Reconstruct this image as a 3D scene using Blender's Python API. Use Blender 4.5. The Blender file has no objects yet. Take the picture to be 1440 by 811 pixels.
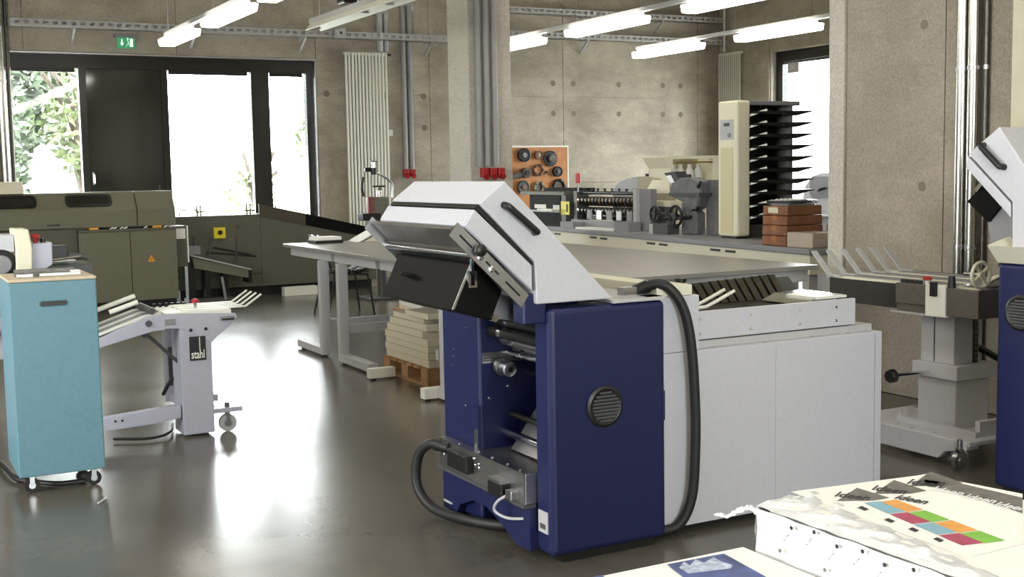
import bpy, bmesh, math, random
from mathutils import Vector, Matrix
random.seed(7)
scene = bpy.context.scene
COL = scene.collection
PI = math.pi

# ------------------------------------------------------------------ camera
F = 1700.0; H = 1.5
YAW = math.radians(28.3); ROLL = 0.0177; PITCH = math.atan(165 / 1700)
FWD = Vector((math.sin(YAW) * math.cos(PITCH), math.cos(YAW) * math.cos(PITCH), -math.sin(PITCH)))
_r0 = Vector((math.cos(YAW), -math.sin(YAW), 0)); _u0 = _r0.cross(FWD)
RT = math.cos(ROLL) * _r0 - math.sin(ROLL) * _u0
UP = math.sin(ROLL) * _r0 + math.cos(ROLL) * _u0
CAM = Vector((0, 0, H))
cd = bpy.data.cameras.new('camera'); cam = bpy.data.objects.new('camera', cd); COL.objects.link(cam)
cd.sensor_fit = 'HORIZONTAL'; cd.sensor_width = 36; cd.lens = 36 * F / 1440
cd.clip_start = .05; cd.clip_end = 300
_m = Matrix((RT, UP, -FWD)).transposed().to_4x4(); _m.translation = CAM
cam.matrix_world = _m
scene.camera = cam

def P(x, y, ax, v):
    """photo pixel -> point on the plane <ax> = v (room metres)"""
    d = FWD * F + RT * (x - 720) - UP * (y - 405.5)
    i = 'XYZ'.index(ax)
    return CAM + d * ((v - CAM[i]) / d[i])

# ------------------------------------------------------------------ world, exposure
w = bpy.data.worlds.new('world'); scene.world = w; w.use_nodes = True
bg = w.node_tree.nodes['Background']
bg.inputs[0].default_value = (0.96, 0.98, 1.0, 1); bg.inputs[1].default_value = 25.0
vs = scene.view_settings
vs.view_transform = 'Standard'; vs.look = 'None'; vs.gamma = 1; vs.use_curve_mapping = False
vs.exposure = 0.0

# room extents
XL, XR, YF, YB, ZC = -4.5, 12.7, -3.0, 16.2, 4.7
XN = 5.9                                            # near part of the right wall
def portal(name, loc, rot, sx, sy):
    l = bpy.data.lights.new(name, 'AREA'); l.shape = 'RECTANGLE'; l.size = sx; l.size_y = sy
    l.cycles.is_portal = True
    o = bpy.data.objects.new(name, l); COL.objects.link(o); o.location = loc; o.rotation_euler = rot
portal('portal_back', (3.72, YB + .3, 1.5), (-PI/2, 0, 0), 4.0, 3.1)
portal('portal_front', (1.0, YF - .3, 2.0), (PI/2, 0, 0), 2.6, 2.6)
portal('portal_left', (XL - .3, 4, 2.0), (0, -PI/2, 0), 2.6, 3.8)
portal('portal_right', (XR + .3, 13.6, 1.7), (0, PI/2, 0), 3.4, 2.8)

# ------------------------------------------------------------------ materials
def lin(h):
    h = h.lstrip('#'); c = [int(h[i:i+2], 16) / 255 for i in (0, 2, 4)]
    return [(x / 12.92 if x <= .04045 else ((x + .055) / 1.055) ** 2.4) for x in c] + [1]
MATS = {}
def mat(name, col, rough=.5, metal=0, nscale=0, namt=.0, bump=0, bscale=80, emit=0, spec=.5, coat=0):
    if name in MATS: return MATS[name]
    m = bpy.data.materials.new(name); m.use_nodes = True
    nt = m.node_tree; b = nt.nodes['Principled BSDF']
    c = lin(col) if isinstance(col, str) else list(col)
    b.inputs['Base Color'].default_value = c
    b.inputs['Roughness'].default_value = rough; b.inputs['Metallic'].default_value = metal
    b.inputs['Specular IOR Level'].default_value = spec
    b.inputs['Coat Weight'].default_value = coat
    tc = nt.nodes.new('ShaderNodeTexCoord')
    if nscale:
        n = nt.nodes.new('ShaderNodeTexNoise'); n.inputs['Scale'].default_value = nscale
        n.inputs['Detail'].default_value = 6
        nt.links.new(tc.outputs['Object'], n.inputs['Vector'])
        r = nt.nodes.new('ShaderNodeMapRange')
        r.inputs[1].default_value = .3; r.inputs[2].default_value = .7
        r.inputs[3].default_value = 1 - namt; r.inputs[4].default_value = 1 + namt
        nt.links.new(n.outputs['Fac'], r.inputs[0])
        mx = nt.nodes.new('ShaderNodeVectorMath'); mx.operation = 'SCALE'
        mx.inputs[0].default_value = c[:3]
        nt.links.new(r.outputs[0], mx.inputs['Scale']); nt.links.new(mx.outputs[0], b.inputs['Base Color'])
    if bump:
        n2 = nt.nodes.new('ShaderNodeTexNoise'); n2.inputs['Scale'].default_value = bscale; n2.inputs['Detail'].default_value = 4
        nt.links.new(tc.outputs['Object'], n2.inputs['Vector'])
        bp = nt.nodes.new('ShaderNodeBump'); bp.inputs['Strength'].default_value = bump; bp.inputs['Distance'].default_value = .01
        nt.links.new(n2.outputs['Fac'], bp.inputs['Height']); nt.links.new(bp.outputs[0], b.inputs['Normal'])
    if emit:
        b.inputs['Emission Color'].default_value = c; b.inputs['Emission Strength'].default_value = emit
    MATS[name] = m
    return m

def concrete(name, col, amt=.28, rough=.85):
    m = bpy.data.materials.new(name); m.use_nodes = True; nt = m.node_tree; N = nt.nodes; Lk = nt.links
    b = N['Principled BSDF']; b.inputs['Roughness'].default_value = rough; b.inputs['Specular IOR Level'].default_value = .25
    tc = N.new('ShaderNodeTexCoord')
    def noise(scale, vec_scale, detail=8, dist=0):
        mp = N.new('ShaderNodeMapping'); mp.inputs['Scale'].default_value = vec_scale
        Lk.new(tc.outputs['Object'], mp.inputs['Vector'])
        n = N.new('ShaderNodeTexNoise'); n.inputs['Scale'].default_value = scale; n.inputs['Detail'].default_value = detail
        n.inputs['Roughness'].default_value = .65; n.inputs['Distortion'].default_value = dist
        Lk.new(mp.outputs[0], n.inputs['Vector']); return n
    def rng(n, lo, hi, a=.3, bb=.7):
        r = N.new('ShaderNodeMapRange'); r.inputs[1].default_value = a; r.inputs[2].default_value = bb
        r.inputs[3].default_value = lo; r.inputs[4].default_value = hi; Lk.new(n.outputs['Fac'], r.inputs[0]); return r
    a1 = rng(noise(.9, (1, 1, 1.1), 9, .3), 1 - amt, 1 + amt)
    a2 = rng(noise(3.0, (.7, .7, 1.8), 7, .2), 1 - amt * .45, 1 + amt * .45)
    a3 = rng(noise(60, (1, 1, 1), 4), .8, 1.2)
    m1 = N.new('ShaderNodeMath'); m1.operation = 'MULTIPLY'; Lk.new(a1.outputs[0], m1.inputs[0]); Lk.new(a2.outputs[0], m1.inputs[1])
    m2 = N.new('ShaderNodeMath'); m2.operation = 'MULTIPLY'; Lk.new(m1.outputs[0], m2.inputs[0]); Lk.new(a3.outputs[0], m2.inputs[1])
    sc = N.new('ShaderNodeVectorMath'); sc.operation = 'SCALE'; sc.inputs[0].default_value = lin(col)[:3]
    Lk.new(m2.outputs[0], sc.inputs['Scale']); Lk.new(sc.outputs[0], b.inputs['Base Color'])
    bp = N.new('ShaderNodeBump'); bp.inputs['Strength'].default_value = .25; bp.inputs['Distance'].default_value = .01
    Lk.new(a3.outputs[0], bp.inputs['Height']); Lk.new(bp.outputs[0], b.inputs['Normal'])
    return m

M_conc = concrete('concrete', '#a8a092', .3)
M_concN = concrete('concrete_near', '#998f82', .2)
M_concL = concrete('concrete_light', '#bcb6ac', .1)
M_ceil = concrete('concrete_ceiling', '#a39d8c', .1)
M_white = mat('painted_white', '#c3c2c9', .45, nscale=60, namt=.03)
M_cream = mat('painted_cream', '#ddd8c4', .45, nscale=60, namt=.03)
M_blue = mat('painted_blue', '#131a46', .42, nscale=120, namt=.12, bump=.05, bscale=300)
M_teal = mat('painted_teal', '#648b99', .5, nscale=40, namt=.05)
M_tealtop = mat('chipboard_top', '#c9b9a0', .55, nscale=40, namt=.06)
M_olive = mat('olive_paint', '#6a6855', .5, nscale=30, namt=.06)
M_olive2 = mat('olive_dark_paint', '#565547', .55, nscale=30, namt=.06)
M_grey = mat('grey_paint', '#b4b3b4', .45, nscale=50, namt=.04)
M_mgrey = mat('mid_grey_paint', '#87868a', .5, nscale=50, namt=.05)
M_dgrey = mat('dark_grey_paint', '#4a4a4a', .5, nscale=50, namt=.06)
M_top = mat('table_laminate', '#8c8984', .3, nscale=15, namt=.05)
M_lil = mat('lilac_grey_paint', '#b3b2c0', .42, nscale=50, namt=.03)
M_pale = mat('pale_grey_paint', '#c9c7cb', .42, nscale=50, namt=.03)
M_black = mat('black_plastic', '#151514', .4)
M_blackm = mat('black_sheet', '#0c0b0a', .45, nscale=20, namt=.3, spec=.12)
M_frame = mat('anthracite_frame', '#24231f', .25, nscale=20, namt=.1)
M_steel = mat('steel', '#b9b9bb', .28, 1, nscale=60, namt=.08)
M_chrome = mat('chrome', '#dedee0', .12, 1)
M_alu = mat('aluminium', '#b5b3b4', .35, 1, nscale=8, namt=.12)
M_dsteel = mat('dark_steel', '#5d5a55', .4, 1, nscale=30, namt=.2)
M_pipe = mat('galvanised_pipe', '#c4c3be', .22, 1, nscale=8, namt=.08)
M_cond = mat('grey_conduit', '#9c9c9c', .5)
M_rad = mat('radiator_white', '#e4e2d8', .4)
M_red = mat('red_plastic', '#a31f24', .4)
M_yellow = mat('yellow_plastic', '#d8c62c', .45)
M_orange = mat('orange_sticker', '#e09a2e', .5)
M_paper = mat('paper', '#efece6', .7, nscale=30, namt=.02)
M_paperw = mat('paper_white', '#e6e5e4', .65)
M_cutpaper = mat('cut_paper', '#d8cfba', .75, nscale=90, namt=.05)
M_film = mat('plastic_film', '#d6d5d6', .22, nscale=12, namt=.06, bump=.15, bscale=40)
M_wood = mat('pallet_wood', '#a9835c', .75, nscale=22, namt=.2)
M_peg = mat('pegboard_brown', '#b27a4c', .7, nscale=9, namt=.15)
M_card = mat('brown_card', '#86593d', .65, nscale=14, namt=.22)
M_cardtape = mat('brown_tape', '#a56a40', .3, nscale=14, namt=.1)
M_boxg = mat('grey_card', '#b3a496', .7, nscale=14, namt=.05)
M_tan = mat('tan_board', '#a39782', .7, nscale=9, namt=.1)
M_beige = mat('beige_plastic', '#cdc49a', .4)
M_ivory = mat('ivory_plastic', '#e5dfc6', .45)
M_rubber = mat('rubber', '#1a1918', .55)
M_lamp = mat('lamp_diffuser', (1, .955, .85, 1), .4, emit=11)
M_green = mat('exit_green', '#3f9a68', .4, emit=.45)
M_exitw = mat('exit_white', '#eafaf0', .4, emit=.9)
M_leaf = mat('leaf', '#3a4634', .6, nscale=2, namt=.5)
M_leaf2 = mat('leaf_light', '#56613f', .6, nscale=2, namt=.4)
M_bark = mat('bark', '#3f382f', .9, nscale=12, namt=.3)
M_ground = mat('outside_paving', '#c9c8c2', .9, nscale=3, namt=.1)
M_lawn = mat('outside_lawn', '#a5b27c', .9, nscale=3, namt=.2)
M_ink = mat('black_ink', '#1b1a1a', .6)
M_inkg = mat('grey_ink', '#68635e', .6, nscale=40, namt=.25)
M_sheetblue = mat('print_blue', '#3a4a86', .5, nscale=25, namt=.5)
M_cblue = mat('print_lightblue', '#7fa9bb', .55, nscale=60, namt=.1)
M_corange = mat('print_orange', '#e09a44', .55, nscale=60, namt=.1)
M_cgreen = mat('print_green', '#7cb83f', .55, nscale=60, namt=.1)
M_cred = mat('print_red', '#a83a5c', .55, nscale=60, namt=.1)
M_brass = mat('brass', '#b59a56', .35, 1)

def glass(name):
    m = bpy.data.materials.new(name); m.use_nodes = True; nt = m.node_tree
    for n in list(nt.nodes): nt.nodes.remove(n)
    o = nt.nodes.new('ShaderNodeOutputMaterial'); mx = nt.nodes.new('ShaderNodeMixShader')
    t = nt.nodes.new('ShaderNodeBsdfTransparent'); t.inputs[0].default_value = (.93, .95, .94, 1)
    g = nt.nodes.new('ShaderNodeBsdfGlossy'); g.inputs['Roughness'].default_value = .02
    lw = nt.nodes.new('ShaderNodeLayerWeight'); lw.inputs[0].default_value = .5
    pw = nt.nodes.new('ShaderNodeMath'); pw.operation = 'POWER'; pw.inputs[1].default_value = 5
    fr = nt.nodes.new('ShaderNodeMapRange'); fr.inputs[3].default_value = .04; fr.inputs[4].default_value = .9
    nt.links.new(lw.outputs['Facing'], pw.inputs[0]); nt.links.new(pw.outputs[0], fr.inputs[0])
    nt.links.new(fr.outputs[0], mx.inputs[0]); nt.links.new(t.outputs[0], mx.inputs[1]); nt.links.new(g.outputs[0], mx.inputs[2])
    nt.links.new(mx.outputs[0], o.inputs[0]); return m
M_glass = glass('window_glass')
def smoked(name, col=(.12, .11, .09, 1), fac=.35):
    m = glass(name)
    for n in m.node_tree.nodes:
        if n.type == 'BSDF_TRANSPARENT': n.inputs[0].default_value = col
    return m
M_smoke = smoked('smoked_acrylic')

def floor_mat():
    m = bpy.data.materials.new('polished_screed'); m.use_nodes = True; nt = m.node_tree; N = nt.nodes; Lk = nt.links
    b = N['Principled BSDF']; tc = N.new('ShaderNodeTexCoord')
    n = N.new('ShaderNodeTexNoise'); n.inputs['Scale'].default_value = .9; n.inputs['Detail'].default_value = 9; n.inputs['Roughness'].default_value = .6
    Lk.new(tc.outputs['Object'], n.inputs['Vector'])
    cr = N.new('ShaderNodeValToRGB'); cr.color_ramp.elements[0].position = .3; cr.color_ramp.elements[1].position = .72
    cr.color_ramp.elements[0].color = lin('#4c4842'); cr.color_ramp.elements[1].color = lin('#6d675d')
    Lk.new(n.outputs['Fac'], cr.inputs[0]); Lk.new(cr.outputs[0], b.inputs['Base Color'])
    n2 = N.new('ShaderNodeTexNoise'); n2.inputs['Scale'].default_value = 2.5; n2.inputs['Detail'].default_value = 7
    Lk.new(tc.outputs['Object'], n2.inputs['Vector'])
    r = N.new('ShaderNodeMapRange'); r.inputs[3].default_value = .16; r.inputs[4].default_value = .3
    Lk.new(n2.outputs['Fac'], r.inputs[0]); Lk.new(r.outputs[0], b.inputs['Roughness'])
    b.inputs['Specular IOR Level'].default_value = .6
    return m
M_floor = floor_mat()

# ------------------------------------------------------------------ mesh helpers
OFF = {}
class MB:
    def __init__(s): s.v = []; s.f = []
    def _add(s, vs, fs):
        n = len(s.v); s.v += [Vector(p) for p in vs]; s.f += [tuple(i + n for i in f) for f in fs]; return s
    def box(s, x0, x1, y0, y1, z0, z1):
        if x0 > x1: x0, x1 = x1, x0
        if y0 > y1: y0, y1 = y1, y0
        if z0 > z1: z0, z1 = z1, z0
        return s._add([(x0,y0,z0),(x1,y0,z0),(x1,y1,z0),(x0,y1,z0),(x0,y0,z1),(x1,y0,z1),(x1,y1,z1),(x0,y1,z1)],
                      [(0,3,2,1),(4,5,6,7),(0,1,5,4),(1,2,6,5),(2,3,7,6),(3,0,4,7)])
    def obox(s, c, size, rz=0, rx=0, ry=0):
        R = Matrix.Rotation(rz, 3, 'Z') @ Matrix.Rotation(ry, 3, 'Y') @ Matrix.Rotation(rx, 3, 'X')
        c = Vector(c); h = [d / 2 for d in size]
        vs = [c + R @ Vector((a*h[0], b*h[1], d*h[2])) for d in (-1, 1) for a, b in ((-1,-1),(1,-1),(1,1),(-1,1))]
        return s._add(vs, [(0,3,2,1),(4,5,6,7),(0,1,5,4),(1,2,6,5),(2,3,7,6),(3,0,4,7)])
    def bar(s, p0, p1, wd, ht, upv=(0, 0, 1)):
        p0 = Vector(p0); p1 = Vector(p1); d = (p1 - p0).normalized(); u = Vector(upv)
        sd = d.cross(u)
        if sd.length < 1e-4: sd = d.cross(Vector((1, 0, 0)))
        sd.normalize(); u = sd.cross(d)
        vs = [p + sd * a * wd / 2 + u * b * ht / 2 for p in (p0, p1) for a, b in ((-1,-1),(1,-1),(1,1),(-1,1))]
        return s._add(vs, [(0,3,2,1),(4,5,6,7),(0,1,5,4),(1,2,6,5),(2,3,7,6),(3,0,4,7)])
    def cyl(s, p0, p1, r0, r1=None, n=16):
        p0 = Vector(p0); p1 = Vector(p1); r1 = r0 if r1 is None else r1
        d = (p1 - p0).normalized(); a = d.orthogonal().normalized(); b = d.cross(a)
        vs = []
        for p, r in ((p0, r0), (p1, r1)):
            vs += [p + (a * math.cos(2*PI*i/n) + b * math.sin(2*PI*i/n)) * r for i in range(n)]
        fs = [(i, (i+1) % n, n + (i+1) % n, n + i) for i in range(n)] + [tuple(range(n))[::-1], tuple(range(n, 2*n))]
        return s._add(vs, fs)
    def tube(s, pts, r, n=8, sub=5, closed=False):
        pts = [Vector(p) for p in pts]
        if sub > 1 and len(pts) > 2:
            q = []; ext = [pts[0]*2 - pts[1]] + pts + [pts[-1]*2 - pts[-2]]
            for i in range(1, len(ext) - 2):
                a, b, c, d = ext[i-1:i+3]
                for k in range(sub):
                    t = k / sub
                    q.append(.5 * ((2*b) + (c-a)*t + (2*a-5*b+4*c-d)*t*t + (3*b-a-3*c+d)*t**3))
            q.append(pts[-1]); pts = q
        vs = []; a = None
        for i, p in enumerate(pts):
            d = (pts[min(i+1, len(pts)-1)] - pts[max(i-1, 0)]).normalized()
            a = d.orthogonal().normalized() if a is None else (a - d * a.dot(d)).normalized()
            b = d.cross(a)
            vs += [p + (a * math.cos(2*PI*k/n) + b * math.sin(2*PI*k/n)) * r for k in range(n)]
        m = len(pts)
        fs = [(i*n+k, i*n+(k+1) % n, (i+1)*n+(k+1) % n, (i+1)*n+k) for i in range(m-1) for k in range(n)]
        fs += [tuple(range(n))[::-1], tuple(range((m-1)*n, m*n))]
        return s._add(vs, fs)
    def prism(s, poly, ax, a, b):
        def pt(p, c): return {'x': (c, p[0], p[1]), 'y': (p[0], c, p[1]), 'z': (p[0], p[1], c)}[ax]
        n = len(poly)
        vs = [pt(p, a) for p in poly] + [pt(p, b) for p in poly]
        return s._add(vs, [tuple(range(n))[::-1], tuple(range(n, 2*n))] + [(i, (i+1) % n, n+(i+1) % n, n+i) for i in range(n)])
    def lathe(s, prof, c, ax='z', n=20):
        c = Vector(c); vs = []; fs = []
        for r, h in prof:
            for i in range(n):
                q = (r*math.cos(2*PI*i/n), r*math.sin(2*PI*i/n))
                o = {'z': (q[0], q[1], h), 'y': (q[0], h, q[1]), 'x': (h, q[0], q[1])}[ax]
                vs.append(c + Vector(o))
        for j in range(len(prof)-1):
            fs += [(j*n+i, j*n+(i+1) % n, (j+1)*n+(i+1) % n, (j+1)*n+i) for i in range(n)]
        fs += [tuple(range(n))[::-1], tuple(range((len(prof)-1)*n, len(prof)*n))]
        return s._add(vs, fs)
    def ring(s, c, ax, R, r, n=24, k=8):
        c = Vector(c); vs = []
        for i in range(n):
            for j in range(k):
                rr = R + r*math.cos(2*PI*j/k); h = r*math.sin(2*PI*j/k); a = 2*PI*i/n
                q = (rr*math.cos(a), rr*math.sin(a))
                vs.append(c + Vector({'z': (q[0], q[1], h), 'y': (q[0], h, q[1]), 'x': (h, q[0], q[1])}[ax]))
        return s._add(vs, [(i*k+j, ((i+1) % n)*k+j, ((i+1) % n)*k+(j+1) % k, i*k+(j+1) % k) for i in range(n) for j in range(k)])
    def quad(s, a, b, c, d): return s._add([a, b, c, d], [(0, 1, 2, 3)])
    def poly(s, pts): return s._add(pts, [tuple(range(len(pts)))])
    def build(s, name, m, parent=None, smooth=False, bevel=0, seg=2, solid=0):
        if parent is not None: off = OFF.get(parent.name, Vector((0, 0, 0)))
        else:
            lo = [min(p[i] for p in s.v) for i in range(3)]; hi = [max(p[i] for p in s.v) for i in range(3)]
            off = Vector(((lo[0]+hi[0])/2, (lo[1]+hi[1])/2, lo[2]))
        me = bpy.data.meshes.new(name); me.from_pydata([p - off for p in s.v], [], s.f)
        bm = bmesh.new(); bm.from_mesh(me); bmesh.ops.recalc_face_normals(bm, faces=bm.faces[:]); bm.to_mesh(me); bm.free()
        o = bpy.data.objects.new(name, me); COL.objects.link(o); me.materials.append(m)
        if smooth:
            for p in me.polygons: p.use_smooth = True
            try: me.set_sharp_from_angle(angle=math.radians(38))
            except Exception: pass
        if parent is not None: o.parent = parent
        else: o.location = off
        OFF[o.name] = off
        if bevel:
            bv = o.modifiers.new('bevel', 'BEVEL'); bv.width = bevel; bv.segments = seg; bv.limit_method = 'ANGLE'
        return o
def tag(o, label=None, cat=None, group=None, kind=None):
    if label: o['label'] = label
    if cat: o['category'] = cat
    if group: o['group'] = group
    if kind: o['kind'] = kind
    return o
def thing(name, label, cat, loc=(0, 0, 0), group=None):
    o = bpy.data.objects.new(name, None); COL.objects.link(o); o.location = loc; o.empty_display_size = .1
    OFF[o.name] = Vector(loc); return tag(o, label, cat, group)
def copy_tree(o, parent=None):
    c = o.copy(); COL.objects.link(c); c.parent = parent
    for ch in list(o.children): copy_tree(ch, c)
    return c
def dup(o, loc, rz=0, label=None):
    c = copy_tree(o); c.location = loc; c.rotation_euler = (0, 0, rz)
    if label: c['label'] = label
    return c
def text_mesh(name, txt, size, m, parent, origin, xd, yd, ext=.0004, bold=0, sx=1.0):
    cu = bpy.data.curves.new('txt', 'FONT'); cu.body = txt; cu.size = size; cu.extrude = ext; cu.offset = bold; cu.resolution_u = 3
    t = bpy.data.objects.new('txt', cu); COL.objects.link(t)
    dg = bpy.context.evaluated_depsgraph_get(); me = bpy.data.meshes.new_from_object(t.evaluated_get(dg))
    bpy.data.objects.remove(t)
    xd = Vector(xd).normalized(); yd = Vector(yd).normalized(); zd = xd.cross(yd)
    off = OFF.get(parent.name, Vector((0, 0, 0)))
    for v in me.vertices: v.co = Vector(origin) - off + xd * v.co.x * sx + yd * v.co.y + zd * v.co.z
    me.name = name; me.materials.clear(); me.materials.append(m)
    o = bpy.data.objects.new(name, me); COL.objects.link(o); o.parent = parent; OFF[o.name] = off
    return o
def rrect(cx, cy, wd, ht, r, n=5):
    pts = []
    for sx, sy, a0 in ((1, 1, 0), (-1, 1, 90), (-1, -1, 180), (1, -1, 270)):
        for i in range(n + 1):
            a = math.radians(a0 + 90 * i / n)
            pts.append((cx + sx * (wd/2 - r) + r * math.cos(a), cy + sy * (ht/2 - r) + r * math.sin(a)))
    return pts
def caster(parent, c, r=.05, wd=.03, top=.03, ax='y', wm=None, name='caster'):
    """swivel caster: wheel at c (centre), fork above"""
    x, y, z = c; wm = wm or M_dgrey
    m = MB(); d = {'y': (0, wd/2, 0), 'x': (wd/2, 0, 0)}[ax]; d = Vector(d); cc = Vector(c)
    m.cyl(cc - d, cc + d, r, n=20); wh = m.build(name, wm, parent, smooth=True)
    m = MB(); m.cyl(cc - d * 1.15, cc + d * 1.15, r * .45, n=12); m.build('wheel_hub', M_steel, wh, smooth=True)
    m = MB(); e = d * 1.35
    for s in (-1, 1):
        m.bar(cc + e * s, cc + e * s + Vector((0, 0, r + .012)), .022, .003, d)
    m.bar(cc + Vector((0, 0, r + .012)) - e, cc + Vector((0, 0, r + .012)) + e, .03, .006)
    m.cyl(cc + Vector((0, 0, r + .012)), cc + Vector((0, 0, r + top)), .014, n=10)
    m.build('fork', M_steel, wh)
    return wh

# ================================================================== SETTING
tag(MB().box(XL-.4, XR+.4, YF-.4, YB+.4, -.15, 0).build('floor', M_floor), kind='structure')
tag(MB().box(XL-.4, XR+.4, YF-.4, YB+.4, ZC, ZC+.2).build('ceiling', M_ceil), kind='structure')
WX0, WX1, WZ1 = 1.76, 5.70, 3.09
wb = tag(MB().box(XL-.4, WX0, YB+.02, YB+.42, 0, ZC).box(WX1, XR+.4, YB+.02, YB+.42, 0, ZC).box(WX0, WX1, YB+.02, YB+.42, WZ1, ZC)
         .build('wall_back', M_conc), kind='structure')
G = .004
def panel(parent, ax, a0, a1, z0, z1, p0, p1, m=M_conc):
    mb = MB()
    if ax == 'y': mb.box(a0+G, a1-G, p0, p1, z0+G, z1-G)
    else: mb.box(p0, p1, a0+G, a1-G, z0+G, z1-G)
    return mb.build('concrete_panel', m, parent)
for a0, a1 in ((XL, -1.2), (-1.2, WX0)):
    for z0, z1 in ((0, 1.3), (1.3, 2.62), (2.62, ZC)): panel(wb, 'y', a0, a1, z0, z1, YB, YB+.02)
for a0, a1 in ((WX0, 1.92), (1.92, 3.8), (3.8, WX1)): panel(wb, 'y', a0, a1, WZ1, ZC, YB, YB+.02)
for a0, a1 in ((WX1, 7.42), (7.42, 9.68), (9.68, 12.25), (12.25, XR)):
    for z0, z1 in ((0, 1.3), (1.3, 2.62), (2.62, ZC)): panel(wb, 'y', a0, a1, z0, z1, YB, YB+.02)
M_hole = mat('tie_hole_grey', '#7d7667', .9)
TH = [(.045, -.004), (.036, -.0045), (.02, -.001)]
pts = [(x, z) for z in (2.83, 2.37) for x in (9.50, 9.86, 10.7, 11.55, 11.9)] + [(7.32, 2.6), (5.84, 2.62), (6.72, 2.6), (7.32, 2.15)]
for x, z in pts: MB().lathe(TH, (x, YB, z), 'y', 14).build('tie_hole', M_hole, wb)
# right far wall with its window opening
RY0, RY1, RZ1 = 12.3, 14.95, 3.28
wr = tag(MB().box(XR+.02, XR+.42, 5.8, RY0, 0, ZC).box(XR+.02, XR+.42, RY1, YB+.42, 0, ZC).box(XR+.02, XR+.42, RY0, RY1, RZ1, ZC)
         .box(XR+.02, XR+.42, RY0, RY1, 0, .35).build('wall_right', M_conc), kind='structure')
for a0, a1 in ((RY1, YB), (9.0, RY0), (6.0, 9.0)):
    for z0, z1 in ((0, 1.3), (1.3, 2.62), (2.62, ZC)): panel(wr, 'x', a0, a1, z0, z1, XR, XR+.02)
for a0, a1 in ((RY0, 14.0), (14.0, RY1)): panel(wr, 'x', a0, a1, RZ1, ZC, XR, XR+.02)
# near right wall, its light end trim and the pale pier
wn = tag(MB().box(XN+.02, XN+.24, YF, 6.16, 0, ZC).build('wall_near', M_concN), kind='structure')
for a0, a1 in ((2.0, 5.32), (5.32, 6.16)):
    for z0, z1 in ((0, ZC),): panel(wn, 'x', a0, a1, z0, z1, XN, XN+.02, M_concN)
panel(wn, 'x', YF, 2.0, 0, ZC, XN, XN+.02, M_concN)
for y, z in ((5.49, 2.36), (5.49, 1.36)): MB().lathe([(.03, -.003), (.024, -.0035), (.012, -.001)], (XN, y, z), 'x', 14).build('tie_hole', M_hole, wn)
tag(MB().box(XN-.02, XN+.26, 6.165, 6.31, 0, ZC).build('trim_1', M_concL, bevel=.006), kind='structure')
tag(MB().box(XN-.2, XN-.002, YF, 4.67, 0, ZC).build('trim_2', mat('plaster_cream', '#c9c2aa', .8, nscale=6, namt=.05)), kind='structure')
tag(MB().box(XN+.26, XR, 5.8, 6.1, 0, ZC).build('wall_cross', M_conc), kind='structure')
# walls behind and left of the camera, with the window bands that light the hall
wf = tag(MB().box(XL-.4, XN+.24, YF-.4, YF, 0, .8).box(XL-.4, XN+.24, YF-.4, YF, 3.3, ZC).box(XL-.4, -.2, YF-.4, YF, .8, 3.3).box(2.2, XN+.24, YF-.4, YF, .8, 3.3)
         .build('wall_front', M_conc), kind='structure')
wl = tag(MB().box(XL-.4, XL, YF, YB, 0, .8).box(XL-.4, XL, YF, YB, 3.3, ZC).box(XL-.4, XL, YF, 2.2, .8, 3.3).box(XL-.4, XL, 5.8, YB, .8, 3.3)
         .build('wall_left', M_conc), kind='structure')
def strip_window(name, ax, p, a0, a1, z0, z1, n):
    fr = MB(); gl = []
    def b(m, u0, u1, v0, v1, q0, q1):
        return m.box(u0, u1, q0, q1, v0, v1) if ax == 'y' else m.box(q0, q1, u0, u1, v0, v1)
    b(fr, a0, a1, z0, z0+.08, p-.06, p+.06); b(fr, a0, a1, z1-.08, z1, p-.06, p+.06)
    for i in range(n+1):
        u = a0 + (a1-a0)*i/n; b(fr, max(a0, u-.05), min(a1, u+.05), z0+.08, z1-.08, p-.06, p+.06)
    o = tag(fr.build(name, M_frame), kind='structure')
    for i in range(n):
        u0 = a0 + (a1-a0)*i/n + .05; u1 = a0 + (a1-a0)*(i+1)/n - .05
        b(MB(), u0, u1, z0+.08, z1-.08, p-.006, p+.006).build('pane', M_glass, o)
strip_window('window_3', 'y', YF-.2, -.2, 2.2, .8, 3.3, 2)
strip_window('window_4', 'x', XL-.2, 2.2, 5.8, .8, 3.3, 2)

# window_1 : tall glazed front with the solid black door leaf
W1 = tag(MB().box(WX0, WX1, YB+.12, YB+.24, 2.9, WZ1).box(WX0, WX1, YB+.12, YB+.24, 0, .12)
         .box(4.81, 5.06, YB+.12, YB+.24, .12, 2.9).box(5.59, WX1, YB+.12, YB+.24, .12, 2.9)
         .box(3.60, 3.69, YB+.12, YB+.24, .12, 2.9).box(2.57, 2.66, YB+.12, YB+.24, .12, 2.9)
         .build('window_1', M_frame), kind='structure')
for x0, x1 in ((WX0, 2.57), (3.69, 4.81), (5.06, 5.59)):
    MB().box(x0, x1, YB+.17, YB+.182, .12, 2.9).build('pane', M_glass, W1)
    MB().box(x0+.02, x1-.04, YB+.14, YB+.168, 2.85, 2.9).build('blind_box', M_black, W1)
    MB().box(x0, x1, YB+.165, YB+.17, .12, .125).build('seal', M_black, W1)
MB().box(WX0, WX1, YB-.005, YB+.12, WZ1-.025, WZ1-.004).build('head_trim', M_alu, W1)
MB().box(WX1-.02, WX1-.004, YB-.005, YB+.12, .0, WZ1-.03).build('jamb_trim', M_alu, W1)
D1 = tag(MB().box(2.66, 3.60, YB+.13, YB+.22, .12, 2.9).build('door_1', mat('black_gloss_leaf', '#1f1e1a', .1, nscale=10, namt=.2, spec=.8), bevel=.004), kind='structure')
hp = P(132, 250, 'Y', YB+.1)
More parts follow.
